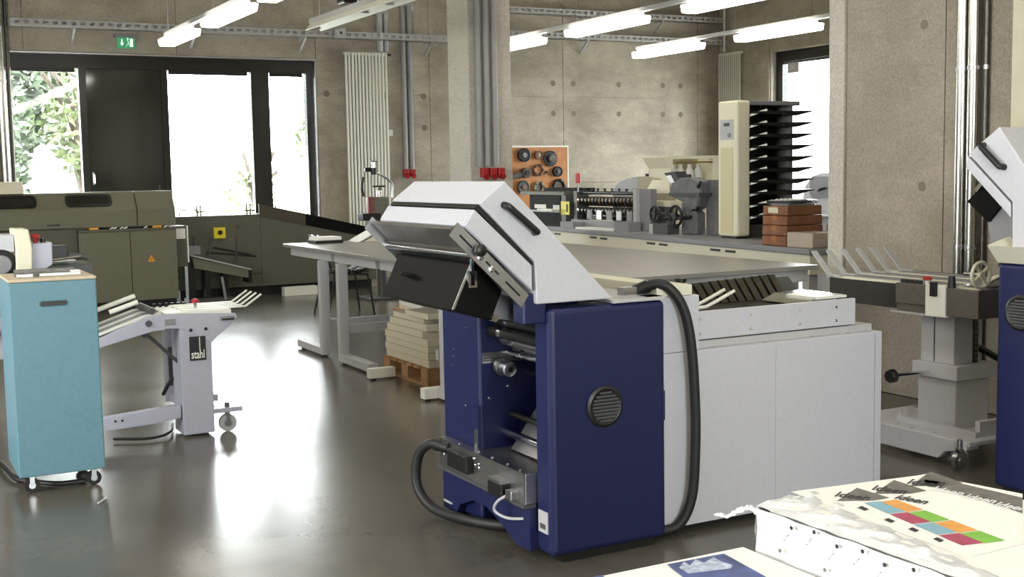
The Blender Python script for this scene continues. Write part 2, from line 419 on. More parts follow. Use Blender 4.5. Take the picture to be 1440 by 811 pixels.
MB().box(hp.x-.012, hp.x+.012, YB+.11, YB+.13, hp.z-.09, hp.z+.07).build('handle_plate', M_steel, D1)
MB().tube([(hp.x, YB+.115, hp.z+.05), (hp.x, YB+.07, hp.z+.05), (hp.x, YB+.06, hp.z+.03), (hp.x, YB+.06, hp.z-.07)], .011).build('door_handle', M_chrome, D1, smooth=True)
MB().box(3.52, 3.535, YB+.115, YB+.13, 1.25, 1.4).build('hinge', M_dgrey, D1)
# window_2 : on the far right wall
W2 = tag(MB().box(XR+.12, XR+.24, RY0, RY1, RZ1-.16, RZ1).box(XR+.12, XR+.24, RY0, RY1, .35, .47)
         .box(XR+.12, XR+.24, RY1-.17, RY1, .47, RZ1-.16).box(XR+.12, XR+.24, RY0, RY0+.12, .47, RZ1-.16).build('window_2', M_frame), kind='structure')
MB().box(XR+.17, XR+.182, RY0+.12, RY1-.17, .47, RZ1-.16).build('pane', M_glass, W2)
MB().box(XR+.13, XR+.168, RY0+.14, RY1-.19, RZ1-.2, RZ1-.162).build('blind_box', M_dgrey, W2)
MB().box(XR+.02, XR+.12, RY1-.02, RY1-.002, .35, RZ1).build('jamb_trim', M_concL, W2)
sp = P(1116, 94, 'X', XR+.12)
s = thing('exit_sign', 'small pale escape sign hanging in front of the window beside the tray tower', 'sign', (sp.x, sp.y, sp.z-.09))
MB().box(sp.x-.012, sp.x+.012, sp.y-.12, sp.y+.12, sp.z-.09, sp.z+.07).build('sign_plate', M_grey, s, bevel=.01)
MB().cyl((sp.x, sp.y, sp.z+.07), (sp.x, sp.y, RZ1-.18), .008, n=8).build('hanger', M_grey, s)
m = MB(); m.bar((sp.x-.014, sp.y-.05, sp.z-.04), (sp.x-.014, sp.y+.05, sp.z+.03), .006, .02, (1, 0, 0)); m.bar((sp.x-.014, sp.y+.05, sp.z-.04), (sp.x-.014, sp.y-.05, sp.z+.03), .006, .02, (1, 0, 0))
m.build('pictogram', M_paperw, s)

# free-standing column with its three conduits
tag(MB().box(XN, XN+.52, 11.86, 12.38, 0, ZC).build('trim_3', M_concL, bevel=.008), kind='structure')

# ------------------------------------------------------------------ outside
tag(MB().box(-40, 60, YB+.45, 70, -.35, -.2).box(XR+.45, 60, -40, YB+.45, -.35, -.2).build('ground_outside', M_ground), kind='structure')
tag(MB().box(-30, 45, 27, 60, -.2, -.15).build('lawn_outside', M_lawn), kind='structure')
def tree(loc, h, rx, rz, nleaf, trunk_pts, mleaf, label, leaf=.22, low=.3):
    t = thing('garden_tree', label, 'tree', loc)
    L0 = Vector(loc); m = MB()
    m.tube([L0 + Vector(p) for p in trunk_pts], .13, n=8)
    top = Vector(trunk_pts[-1])
    for i in range(9):
        a = random.uniform(0, 2*PI); b = Vector(trunk_pts[len(trunk_pts)//2]).lerp(top, random.random())
        e = b + Vector((math.cos(a)*rx*.7, math.sin(a)*rx*.7, random.uniform(.5, 1.6)))
        m.tube([L0 + b, L0 + b.lerp(e, .5) + Vector((0, 0, .2)), L0 + e], .045, n=6)
    m.build('trunk', M_bark, t, smooth=True)
    m = MB()
    for i in range(nleaf):
        a = random.uniform(0, 2*PI); ph = random.uniform(-1, 1); rr = random.uniform(.45, 1) ** .6
        q = math.sqrt(1-ph*ph)
        c = L0 + Vector((rx*rr*q*math.cos(a), rx*rr*q*math.sin(a), h - rz + rz*rr*ph))
        u = Vector((random.gauss(0,1), random.gauss(0,1), random.gauss(0,.6))).normalized(); v = u.orthogonal().normalized()
        s = leaf * random.uniform(.5, 1.1)
        m.quad(c - u*s, c + v*s*.45, c + u*s, c - v*s*.45)
    o = m.build('foliage', mleaf, t); o['kind'] = 'stuff'
    return t
tree((2.6, 31, -.2), 6.9, 2.6, 2.4, 5200, [(0,0,0), (.1,0,1.2), (.2,.1,2.6), (.1,0,4.2)], M_leaf, 'dense green garden tree beyond the left window pane')
tree((2.2, 25, -.2), 3.9, .9, 1.5, 900, [(0,0,0), (.1,0,.8), (0,.1,1.8), (.1,0,2.6)], M_leaf, 'narrow leafy young tree beyond the left window pane', .17)
tree((4.35, 26, -.2), 4.2, 1.0, 1.3, 700, [(0,0,0), (-.1,0,.9), (-.3,.1,2.0), (-.2,0,3.0)], M_leaf2, 'thin pale tree with bare forked trunk in the garden', .17)
tree((7.9, 27, -.2), 1.9, .7, .8, 260, [(0,0,0), (0,0,.3), (.1,.1,.7), (.1,0,1.0)], M_leaf2, 'low pale green bush beyond the wide window pane', .13)
tree((8.8, 24, -.2), 4.6, .8, 2.0, 700, [(0,0,0), (0,0,.8), (.1,.1,2.0), (.1,0,3.3)], M_leaf2, 'pale tall shrub beyond the narrow window pane', .16)

# ================================================================== FIXED SERVICES
def vpipe(name, label, cat, x, y, r, z0, z1, m, group=None, clamps=(), ring=M_steel):
    t = thing(name, label, cat, (x, y, z0), group)
    MB().cyl((x, y, z0), (x, y, z1), r, n=20).build('pipe', m, t, smooth=True)
    for z in clamps:
        MB().cyl((x, y, z-.012), (x, y, z+.012), r*1.12, n=20).build('clamp', ring, t, smooth=True)
    return t
for y, lab in ((P(1351, 200, 'X', XN-.05).y, 'shiny silver riser pipe on the concrete wall, farther one of the pair'), (P(1367.5, 200, 'X', XN-.05).y, 'shiny silver riser pipe on the concrete wall, nearer one of the pair')):
    vpipe('riser_pipe', lab, 'pipe', XN-.05, y, .034, 0, ZC, M_pipe, clamps=(2.06, 1.0, 3.2))
vpipe('riser_pipe', 'thin dull steel riser pipe tucked behind the shiny pair', 'pipe', XN-.024, P(1384, 200, 'X', XN-.03).y, .016, 0, ZC, M_dsteel, clamps=(2.06,))
vpipe('riser_pipe', 'shiny silver pipe beside the left edge of the black window front', 'pipe', 1.62, YB-.12, .065, 0, ZC, M_pipe, clamps=(2.7,))
vpipe('riser_pipe', 'thin dark pipe at the left window pane', 'pipe', 1.725, YB-.06, .02, 0, ZC, M_dsteel)
# conduits with red sockets
def red_socket(x, y, z, label, group):
    t = thing('red_socket', label, 'socket', (x, y, z-.06), group)
    MB().box(x-.042, x+.042, y-.07, y, z-.05, z+.05).build('housing', M_red, t, bevel=.01)
    MB().cyl((x, y-.03, z-.02), (x, y-.1, z-.05), .034, n=14).build('socket_lid', M_red, t, smooth=True)
for i, x in enumerate((7.0, 7.1)):
    vpipe('conduit', ('grey conduit running down to a red socket, the one closer to the tall radiator', 'grey conduit running down to a red socket, the one farther from the tall radiator')[i], 'conduit', x, YB-.04, .032, 1.56, 4.69, M_cond, 'conduits beside the radiator')
    red_socket(x, YB-.002, 1.5, ('red power socket on the wall, the one closer to the tall radiator', 'red power socket on the wall, the one farther from the tall radiator')[i], 'red sockets beside the radiator')
for i, x in enumerate((5.99, 6.09, 6.19)):
    vpipe('conduit', ('grey conduit on the column front, next to the pale side face', 'middle one of three grey conduits on the column front', 'grey conduit on the column front, closest to the tool board')[i], 'conduit', x, 11.815, .032, 1.56, ZC, M_cond, 'conduits on the column')
    red_socket(x+.06, 11.858, 1.49, ('red socket on the column front, next to the pale side face', 'middle one of three red sockets on the column front', 'red socket on the column front, closest to the tool board')[i], 'red sockets on the column')
vpipe('duct_box', 'slim pale flat duct above the tall radiator', 'duct', 6.64, YB-.05, .045, 3.22, ZC, M_grey)
vpipe('duct_pipe', 'thin pale pipe beside the flat duct above the radiator', 'duct', 6.74, YB-.04, .03, 3.22, ZC, M_grey)
# light switch
t = thing('light_switch', 'small white light switch right of the tall radiator', 'switch', (6.78, YB, 2.02))
MB().box(6.74, 6.82, YB-.015, YB-.001, 2.03, 2.12).build('plate', M_rad, t, bevel=.003)
MB().box(6.755, 6.805, YB-.02, YB-.015, 2.045, 2.105).build('rocker', M_rad, t, bevel=.002)
# tubular radiators
def radiator(label, ax, a0, a1, p, z0, z1, n):
    c = (p if ax == 'x' else (a0+a1)/2, (a0+a1)/2 if ax == 'x' else p, z0)
    t = thing('tube_radiator', label, 'radiator', c)
    pt = (lambda a, d, z: (p+d, a, z)) if ax == 'x' else (lambda a, d, z: (a, p+d, z))
    for i in range(n):
        a = a0 + (a1-a0)*(i+.5)/n; r = (a1-a0)/n*(.33 if ax == 'y' else .24)
        m = MB(); m.cyl(pt(a, 0, z0+.02), pt(a, 0, z1-.02), r, n=10)
        m.build('tube', M_rad, t, smooth=True)
    for z in (z0+.03, z1-.03):
        MB().cyl(pt(a0, .025, z), pt(a1, .025, z), .026, n=12).build('header', M_rad, t, smooth=True)
    MB().cyl(pt(a1, .025, z1-.03), pt(a1+(.06 if ax == 'y' else -.05), .025, z1-.03), .014, n=8).build('vent_valve', M_black, t)
    for z in (z0+.3, z1-.3):
        MB().box(*sorted((pt((a0+a1)/2-.02, .06, z)[0], pt((a0+a1)/2+.02, .118, z)[0])), *sorted((pt((a0+a1)/2-.02, .06, z)[1], pt((a0+a1)/2+.02, .118, z)[1])), z-.02, z+.02).build('bracket', M_grey, t)
radiator('tall white tubular radiator right of the black window front', 'y', 6.07, 6.72, YB-.12, .25, 3.2, 13)
radiator('white tubular radiator in the far corner behind the tray tower', 'x', 15.5, 16.08, XR-.12, .3, 3.36, 11)
vpipe('radiator_pipe', 'thin white pipe rising from the corner radiator', 'pipe', XR-.12, 15.92, .018, 3.37, ZC, M_rad)

# perforated cable trays
def cable_tray(label, x0, x1, y, z, hh=.09, wd=.16):
    t = thing('cable_tray', label, 'cable tray', ((x0+x1)/2, y, z))
    MB().box(x0, x1, y-wd/2, y+wd/2, z, z+.008).build('tray_base', M_alu, t)
    for yy in (y-wd/2, y+wd/2):
        m = MB().box(x0, x1, yy-.004, yy+.004, z+.008, z+.03).box(x0, x1, yy-.004, yy+.004, z+hh-.022, z+hh)
        k = int((x1-x0)/.11)
        for i in range(k+1): xx = x0 + (x1-x0-.05)*i/k; m.box(xx, xx+.05, yy-.004, yy+.004, z+.03, z+hh-.022)
        m.build('side_rail', M_grey, t)
    for xx in ((2.49, 3.98, 5.47, 7.35) if x0 < 2 else (8.6, 10.0, 11.4)):
        m = MB().bar((xx, YB-.005, z-.18), (xx, y-wd/2, z-.012), .03, .02).box(xx-.02, xx+.02, y-wd/2, YB, z-.012, z)
        m.build('bracket', M_grey, t)
cable_tray('perforated grey cable tray above the black window front', 1.75, 7.7, YB-.2, 3.36)
cable_tray('perforated grey cable tray on the far concrete wall behind the column', 8.0, XR-.02, YB-.16, 3.48)
cable_tray('upper cable channel high on the far concrete wall', 8.0, XR-.02, YB-.16, 3.83)
t = thing('junction_box', 'pale junction box hung on the cable tray above the window corner', 'box', (5.95, YB-.3, 3.35))
MB().box(5.88, 6.02, YB-.36, YB-.29, 3.35, 3.49).build('box_body', M_grey, t, bevel=.008)
MB().cyl((5.95, YB-.365, 3.42), (5.95, YB-.36, 3.42), .02, n=10).build('cover_screw', M_dgrey, t)
# exit sign over the door
ep = P(177, 59, 'Y', YB-.08)
s = thing('exit_sign', 'green illuminated escape sign above the black door', 'sign', (ep.x, ep.y, ep.z-.08))
MB().box(ep.x-.14, ep.x+.14, YB-.1, YB-.002, ep.z+.055, ep.z+.1).build('housing', M_mgrey, s, bevel=.008)
MB().box(ep.x-.11, ep.x+.11, ep.y-.004, ep.y+.006, ep.z-.08, ep.z+.055).build('sign_plate', M_green, s)
m = MB(); y = ep.y-.006
m.poly([(ep.x-.05, y, ep.z-.05), (ep.x-.025, y, ep.z-.015), (ep.x-.043, y, ep.z-.015), (ep.x-.043, y, ep.z+.035), (ep.x-.057, y, ep.z+.035), (ep.x-.057, y, ep.z-.015), (ep.x-.075, y, ep.z-.015)])
m.box(ep.x+.05, ep.x+.085, y-.001, y, ep.z-.06, ep.z+.04)
m.bar((ep.x+.0, y, ep.z-.055), (ep.x+.03, y, ep.z-.01), .003, .014, (0, 1, 0)); m.bar((ep.x+.03, y, ep.z-.01), (ep.x+.02, y, ep.z+.025), .003, .016, (0, 1, 0)); m.bar((ep.x+.03, y, ep.z-.01), (ep.x+.045, y, ep.z-.055), .003, .014, (0, 1, 0))
m.cyl((ep.x+.022, y-.001, ep.z+.04), (ep.x+.022, y, ep.z+.04), .011, n=10)
m.build('pictogram', M_exitw, s)

# ------------------------------------------------------------------ ceiling lamps
def make_lamp(length):
    t = thing('strip_lamp', 'x', 'lamp')
    MB().box(-.03, .03, .03, length-.03, .075, .108).build('housing', M_grey, t)
    MB().prism([(-.085, 0), (.085, 0), (.1, .075), (-.1, .075)], 'y', .004, length-.004).build('diffuser', M_lamp, t, bevel=.012)
    for y in (-.004, length-.008):
        MB().prism([(-.05, .02), (.05, .02), (.06, .074), (-.06, .074)], 'y', y, y+.008).build('end_cap', M_lamp, t)
    return t
ZR = 2.93
def yrow(px, X): return P(px, 50, 'X', X).y
rows = {'A': (3.1, [(234, 270), (295, 350)], 'over the olive machine'), 'B': (6.92, [(690, 760), (803, 905), (968, 1085)], 'behind the concrete column'), 'C': (9.05, [(896, 984), (1040, 1150)], 'nearest the far corner')}
ORD = ['first', 'second', 'third', 'fourth', 'fifth', 'sixth', 'seventh', 'eighth', 'ninth', 'tenth']
for k, (X, segs, wh) in rows.items():
    ys = [(yrow(b, X), yrow(a, X)) for a, b in segs]
    r = thing('lamp_rail', {'A': 'grey lamp rail over the olive machine', 'B': 'grey lamp rail passing behind the concrete column', 'C': 'grey lamp rail near the far right corner'}[k], 'lamp rail', (X, 10, ZR+.13))
    y0 = -2.0 if k == 'A' else 6.4
    MB().box(X-.03, X+.03, y0, ys[0][1], ZR+.11, ZR+.15).build('rail', M_grey, r)
    for y in (ys[0][1]-.1, ys[0][1]-2.0, 8.2, 6.6):
        MB().cyl((X, y, ZR+.15), (X, y, ZC), .004, n=6).build('suspension_wire', M_steel, r)
    pitch = 1.95
    while ys[-1][0] - pitch > y0 + .3:
        a = ys[-1][0]; ys.append((a - pitch, a - pitch + 1.4))
    for i, (a, b) in enumerate(ys):
        tt = make_lamp(b - a); tt.location = (X, a, ZR)
        tt['label'] = ORD[i] + ' glowing strip lamp from the window wall on the rail ' + {'A': 'over the olive machine', 'B': 'behind the concrete column', 'C': 'near the far right corner'}[k]
        tt['group'] = 'strip lamps on rail ' + {'A': 'over the olive machine', 'B': 'behind the column', 'C': 'near the far corner'}[k]
# more rows of the same lamps over the near half of the hall
for X in (-.6, -2.6):
    r = thing('lamp_rail', 'grey lamp rail over the left half of the hall', 'lamp rail', (X, 5, ZR+.13), 'lamp rails over the left half of the hall')
    MB().box(X-.03, X+.03, -2.5, 14, ZR+.11, ZR+.17).build('rail', M_grey, r)
    for y in (-1, 4, 9, 13): MB().cyl((X, y, ZR+.17), (X, y, ZC), .006, n=6).build('suspension_wire', M_steel, r)
    for i in range(8):
        tt = make_lamp(1.4); tt.location = (X, -2.2 + 1.95*i, ZR)
        tt['label'] = 'glowing strip lamp over the left half of the hall'; tt['group'] = 'strip lamps over the left half'
# unlit fixture rail
r = thing('unlit_lamp_rail', 'unlit grey lamp rail with bare fittings in front of the radiator', 'lamp rail', (4.28, 11, 2.98))
X = 4.28
MB().prism([(X-.03, 3.06), (X-.09, 2.99), (X-.08, 2.985), (X-.02, 3.03), (X+.02, 3.03), (X+.08, 2.985), (X+.09, 2.99), (X+.03, 3.06)], 'y', 6.5, 12.2).build('reflector', M_rad, r)
MB().box(X-.03, X+.03, 6.0, 12.25, 3.062, 3.11).build('rail', M_grey, r)
for y in (6.3, 9, 12): MB().cyl((X, y, 3.11), (X, y, ZC), .004, n=6).build('suspension_wire', M_steel, r)
for y in (12.15, 10.8, 10.2, 8.9):
    MB().box(X-.02, X+.25, y-.012, y+.012, 3.0, 3.02).cyl((X+.24, y, 3.0), (X+.24, y, 2.96), .012, n=8).build('lamp_holder', M_grey, r)
pp = P(498, 2, 'Y', 12.5)
t = thing('ceiling_projector', 'small black device hanging high in front of the flat duct', 'projector', (pp.x, 12.5, pp.z-.06))
MB().box(pp.x-.16, pp.x+.12, 12.4, 12.62, pp.z-.03, pp.z+.1).build('housing', M_black, t, bevel=.02)
MB().cyl((pp.x+.02, 12.4, pp.z+.01), (pp.x+.02, 12.36, pp.z+.01), .035, n=14).build('lens', M_steel, t, smooth=True)
MB().cyl((pp.x, 12.5, pp.z+.1), (pp.x, 12.5, ZC), .015, n=8).build('suspension', M_dgrey, t)

# ================================================================== MAIN FOLDING MACHINE
def screw(parent, x, y, z, ax='y', r=.006, m=None, name='bolt'):
    d = Vector({'y': (0, -.004, 0), 'x': (-.004, 0, 0), 'z': (0, 0, .004)}[ax])
    return MB().cyl((x, y, z), Vector((x, y, z)) + d, r, r*.7, n=8).build(name, m or M_chrome, parent)
def d_handle(parent, pts, r=.014, m=None):
    return MB().tube(pts, r, n=10, sub=4).build('handle', m or M_black, parent, smooth=True)

FM = thing('folding_machine', 'blue and white folding machine with a raised white hood and black hose', 'machine', (2.9, 4.4, 0))
# near blue side panel
YP = 3.88
sp_ = MB().prism([(2.245, .03), (2.775, .03), (2.775, .985), (2.245, .985)], 'y', YP, YP+.125).build('side_panel', M_blue, FM, bevel=.022, seg=3)
MB().box(2.30, 2.72, YP+.02, YP+.11, .0, .03).build('plinth', M_black, FM)
vp = P(850, 571, 'Y', YP)
vg = MB().lathe([(.078, .0), (.082, -.006), (.07, -.012), (.06, -.008)], (vp.x, YP, vp.z), 'y', 28).build('round_grille', M_black, FM, smooth=True)
m = MB()
for i in range(-4, 5):
    h = math.sqrt(max(.0, .06**2 - (i*.0135)**2)); m.box(vp.x-h, vp.x+h, YP-.014, YP-.008, vp.z+i*.0135-.004, vp.z+i*.0135+.004)
m.build('grille_slats', M_dgrey, vg)
m = MB().box(2.70, 2.775, YP+.01, YP+.1, .985, 1.0); m.build('panel_cap', M_blue, FM)
MB().box(2.53, 2.775, YP-.0, YP+.5, .986, 1.0).build('top_cover', M_grey, FM, bevel=.003)
MB().box(2.775, 2.784, YP+.02, YP+.07, .5, .62).build('latch', M_blue, FM)
# data plate
MB().box(2.241, 2.247, YP+.03, YP+.1, .115, .2).build('rating_plate', M_grey, FM)
MB().box(2.2395, 2.242, YP+.045, YP+.085, .13, .15).build('plate_print', M_dgrey, FM)
# far blue frame
FY0, FY1 = 4.48, 4.84
ff = MB().box(2.25, 2.775, FY0, FY1, .02, .985).build('far_frame', M_blue, FM, bevel=.01)
for y, z in ((4.73, .73), (4.73, .70), (4.6, .84), (4.62, .5), (4.74, .66), (4.55, .43)): screw(ff, 2.25, y, z, 'x', .005)
MB().box(2.235, 2.25, 4.47, 4.52, .25, .52).build('bracket', M_blue, FM)
MB().box(2.23, 2.25, 4.475, 4.5, .33, .42).build('plate', M_steel, FM)
# lower cross beam with the arched cut-out
arch = [(4.0, .03), (4.0, .2), (4.79, .2), (4.79, .02), (4.66, .02), (4.62, .07), (4.5, .115), (4.38, .12), (4.24, .08), (4.12, .03)]
MB().prism(arch, 'x', 2.215, 2.246).build('cross_beam', M_blue, FM)
MB().box(2.19, 2.246, 4.005, 4.80, .2, .2135).build('beam_flange', M_dgrey, FM)
MB().box(2.21, 2.215, 4.7, 4.78, .05, .058).build('foot_mark', M_grey, FM)
# electronics tray
tr = MB().box(2.2, 2.52, 4.006, 4.476, .214, .335).build('control_tray', M_alu, FM, bevel=.003)
MB().box(2.2, 2.249, 4.477, 4.775, .214, .335).build('tray_front', M_alu, FM, bevel=.002)
MB().box(2.194, 2.1995, 4.006, 4.775, .214, .335).build('tray_front_panel', M_alu, FM)
MB().box(2.19, 2.23, 4.006, 4.775, .335, .34).build('tray_lip', M_steel, FM)
cn = MB().box(2.16, 2.194, 4.44, 4.63, .245, .318).build('connector_block', M_black, FM, bevel=.004)
m = MB()
for i in range(6): m.box(2.155, 2.193, 4.45+i*.03, 4.466+i*.03, .316, .323)
m.build('connector_pins', M_dgrey, cn)
c2 = MB().box(2.155, 2.194, 4.12, 4.24, .215, .275).build('connector_block', M_black, FM, bevel=.004)
MB().box(2.15, 2.193, 4.125, 4.235, .275, .287).build('connector_clip', M_steel, c2)
MB().box(2.16, 2.194, 4.05, 4.1, .225, .262).build('connector_plug', M_steel, FM, bevel=.003)
MB().tube([(2.165, 4.1, .235), (2.15, 4.15, .2), (2.15, 4.17, .16), (2.18, 4.11, .14), (2.24, 4.03, .15)], .006, n=8).build('signal_cable', M_grey, FM, smooth=True)
for y, z in ((4.44, .31), (4.43, .285), (4.40, .295), (4.395, .28), (4.74, .325), (4.74, .27), (4.72, .3)): screw(tr, 2.194, y, z, 'x', .007)
for y in (4.6, 4.42, 4.3, 4.17, 4.06): screw(tr, 2.21, y, .34, 'z', .006)
# loop of thick conduit at the frame foot
MB().tube([(2.19, 4.68, .31), (2.15, 4.77, .315), (2.12, 4.84, .25), (2.11, 4.84, .12), (2.14, 4.74, .035), (2.2, 4.52, .028), (2.3, 4.35, .03), (2.45, 4.28, .03)], .022, n=12, sub=6).build('power_hose', M_rubber, FM, smooth=True)
MB().cyl((2.165, 4.75, .313), (2.196, 4.67, .308), .026, n=12).build('hose_gland', M_black, FM, smooth=True)
# rollers between the frames
for i, (x, z, r, mt) in enumerate(((2.34, .875, .022, M_black), (2.31, .835, .024, M_black), (2.37, .80, .028, M_alu), (2.41, .85, .03, M_dsteel), (2.43, .76, .028, M_alu), (2.39, .735, .016, M_chrome), (2.50, .80, .03, M_dsteel))):
    rr = MB().cyl((x, 4.03, z), (x, FY0-.005, z), r, n=18).build('fold_roller', mt, FM, smooth=True)
    MB().cyl((x-.0, 4.008, z), (x, 4.03, z), r*.55, n=12).build('journal', M_chrome, rr, smooth=True)
    MB().cyl((x, 4.36, z), (x, 4.39, z), r*1.15, n=14).build('collar', M_chrome, rr, smooth=True)
for (x, z, r, mt) in ((2.40, .47, .012, M_dsteel), (2.36, .40, .017, M_chrome), (2.50, .64, .016, M_chrome)):
    MB().cyl((x, 4.01, z), (x, FY0-.002, z), r, n=14).build('tie_rod', mt, FM, smooth=True)
# chrome knurled knobs on the far frame
kp = P(706, 516, 'Y', FY0-.05)
kb = MB().lathe([(.02, 0), (.02, -.03), (.034, -.032), (.034, -.055), (.02, -.058), (.02, -.075), (.031, -.077), (.031, -.12), (.02, -.124)], (kp.x, FY0, kp.z), 'y', 20).build('adjusting_knob', M_steel, FM, smooth=True)
MB().cyl((kp.x, FY0-.124, kp.z), (kp.x, FY0-.128, kp.z), .012, n=10).build('knob_centre', M_black, kb)
for q in ((716, 543), (718, 443), (702, 470), (727, 500), (690, 560)):
    kq = P(q[0], q[1], 'Y', FY0-.01); screw(FM, kq.x, FY0, kq.z, 'y', .007)
MB().box(2.262, 2.45, FY0-.012, FY0-.001, .70, .745).build('slotted_rail', M_steel, FM)
m = MB()
for i in range(3): m.box(2.262, 2.45, FY0-.014, FY0-.012, .709+i*.012, .713+i*.012)
m.build('slot', M_dgrey, FM)
# sloping metal chute inside
MB().prism([(2.34, .345), (2.36, .345), (2.56, .60), (2.56, .63)], 'y', 4.01, FY0-.1).build('chute', M_alu, FM)
m = MB().prism([(2.40, .33), (2.44, .33), (2.7, .55), (2.7, .6)], 'y', 4.01, FY0-.02); m.build('chute_wing', M_dsteel, FM)
MB().box(2.74, 2.77, 4.006, FY0, .34, .98).build('rear_bulkhead', M_dgrey, FM)

# hood, upper shell: 45 degree profile running along Y
HY0, HY1 = 3.882, 4.69
up = [(2.068, 1.466), (2.531, 1.006), (2.194, 1.006), (2.188, 1.162), (1.962, 1.387)]
hood = MB().prism(up, 'y', HY0, HY1).build('hood', M_white, FM, bevel=.006)
lo = [(1.945, 1.366), (1.905, 1.308), (2.178, 1.058), (2.178, 1.152)]
shell = MB().prism(lo, 'y', HY0+.004, HY0+.03).prism([(1.945, 1.366), (1.905, 1.308), (1.918, 1.297), (1.962, 1.35)], 'y', HY0+.03, HY1-.03).prism(lo, 'y', HY1-.03, HY1).build('hood_lower_shell', M_white, FM, bevel=.004)
MB().prism([(1.95, 1.37), (1.965, 1.383), (2.19, 1.158), (2.18, 1.15)], 'y', HY0+.012, HY1-.012).build('gap_seal', M_black, FM)
def HP(px, py, y=HY0): return P(px, py, 'Y', y)
a, b = HP(708, 288), HP(752, 327)
n_ = Vector((0, -.028, 0))
d_handle(hood, [a, a + n_ * .8 + (b-a) * .04, a + n_ + (b-a) * .12, a + n_ + (b-a) * .88, b + n_ * .8 - (b-a) * .04, b], .013)
# brushed aluminium fold plate brackets and tray under the hood
br = [(1.838, 1.276), (1.872, 1.322), (2.155, 1.045), (2.125, 1.0)]
nb = MB().prism(br, 'y', HY0+.0, HY0-.008).build('slotted_bracket', M_alu, FM)
def along(t, s_): # point on bracket face, t along the slope, s_ across
    p = Vector((1.855, 0, 1.299)).lerp(Vector((2.14, 0, 1.022)), t); return p + Vector((.0075, 0, .0075)) * s_
for t0, t1 in ((.08, .25), (.44, .62), (.72, .92)):
    q0, q1 = along(t0, 0), along(t1, 0)
    MB().bar((q0.x, HY0-.009, q0.z), (q1.x, HY0-.009, q1.z), .002, .007, (.7, 0, .7)).build('slot', M_black, nb)
q = along(.3, .6); kb = MB().lathe([(.006, 0), (.006, -.02), (.021, -.022), (.023, -.036), (.015, -.042)], (q.x, HY0-.008, q.z), 'y', 16).build('clamp_knob', M_black, nb, smooth=True)
for t_ in (.37, .53):
    q = along(t_, -.5); MB().lathe([(.012, 0), (.012, -.006), (.007, -.008), (.007, -.02)], (q.x, HY0-.008, q.z), 'y', 12).build('clamp_nut', M_chrome, nb, smooth=True)
MB().prism([(p[0]-.0, p[1]) for p in br], 'y', HY1-.006, HY1+.002).build('slotted_bracket', M_alu, FM)
MB().prism([(1.87, 1.306), (1.86, 1.296), (2.12, 1.036), (2.13, 1.046)], 'y', HY0+.03, HY1-.03).build('fold_plate', M_alu, FM)
MB().cyl((1.935, HY0, 1.2), (1.935, HY1, 1.2), .012, n=12).build('stop_bar', M_chrome, FM, smooth=True)
MB().prism([(1.925, 1.216), (1.945, 1.196), (1.95, 1.205), (1.93, 1.225)], 'y', HY0+.03, HY1-.03).build('plate_edge', M_dsteel, FM)
gp_ = [P(x, y, 'Y', 4.04) for x, y in ((700, 398), (737, 412), (737, 453), (690, 447))]
MB().prism([(p.x, p.z) for p in gp_], 'y', 4.04, 4.05).build('side_gusset', M_alu, FM)
MB().box(2.15, 2.246, 3.905, 3.99, .93, 1.045).build('panel_ear', M_blue, FM, bevel=.006)
# black deflector box under the plates
bk = [(1.975, 1.168), (1.895, .995), (2.055, .945), (2.108, 1.065)]
bx_ = MB().prism(bk, 'y', 3.985, 4.66).build('black_deflector', M_blackm, FM, bevel=.004)
MB().bar((1.897, 3.982, .998), (1.978, 3.982, 1.17), .006, .008, (1, 0, 0)).build('deflector_edge', M_steel, bx_)
MB().tube([(1.93, 4.5, 1.092), (1.91, 4.48, 1.098), (1.91, 4.4, 1.098), (1.93, 4.38, 1.092)], .007, n=8).build('deflector_handle', M_blackm, bx_, smooth=True)
q = P(663, 385, 'Y', 3.975); m = MB()
m.box(q.x-.008, q.x+.008, 3.965, 3.98, q.z-.05, q.z-.042).box(q.x-.018, q.x-.008, 3.965, 3.98, q.z-.05, q.z+.01).box(q.x+.008, q.x+.018, 3.965, 3.98, q.z-.05, q.z+.01).box(q.x-.004, q.x+.006, 3.966, 3.979, q.z, q.z+.06)
m.build('hook', M_chrome, bx_)
MB().cyl((2.065, 3.97, .955), (2.065, 4.0, .955), .014, n=12).build('pivot', M_chrome, FM, smooth=True)

# white feeder body
YW = 3.96
MB().box(2.785, 3.405, YW, 4.84, .03, .755).build('body_panel', M_white, FM, bevel=.004)
MB().box(3.406, 4.02, YW, 4.84, .03, .755).build('body_panel', M_white, FM, bevel=.004)
MB().box(2.8, 4.0, YW+.05, 4.8, 0, .03).build('plinth', M_black, FM)
MB().box(3.975, 3.978, YW-.0006, YW+.002, .035, .75).build('seam', M_mgrey, FM)
MB().box(2.785, 3.0, YW+.0, 4.84, .756, .985).build('body_post', M_white, FM, bevel=.004)
MB().box(2.79, 2.965, YW+.0, YW+.14, .986, 1.03).build('post_cap', M_cream, FM, bevel=.004)
MB().box(2.80, 2.90, YW+.14, 5.2, .986, 1.035).build('crossbar', M_cream, FM, bevel=.004)
MB().box(3.004, 4.0, YW+.045, 4.8, .756, .785).build('bed_flange', M_grey, FM)
nr = MB().box(3.004, 3.905, YW+.05, YW+.07, .79, .907).build('side_rail', M_white, FM, bevel=.002)
for x in (3.04, 3.31, 3.58, 3.79):
    for z in (.815, .875): screw(nr, x, YW+.05, z, 'y', .008)
    screw(nr, x+.05, YW+.03, .757, 'z', .006)
MB().box(3.004, 3.9, 4.62, 4.64, .79, .88).build('far_rail', M_grey, FM)
bed = MB().box(3.004, 3.9, YW+.07, 4.62, .79, .86).build('feed_bed', M_dgrey, FM)
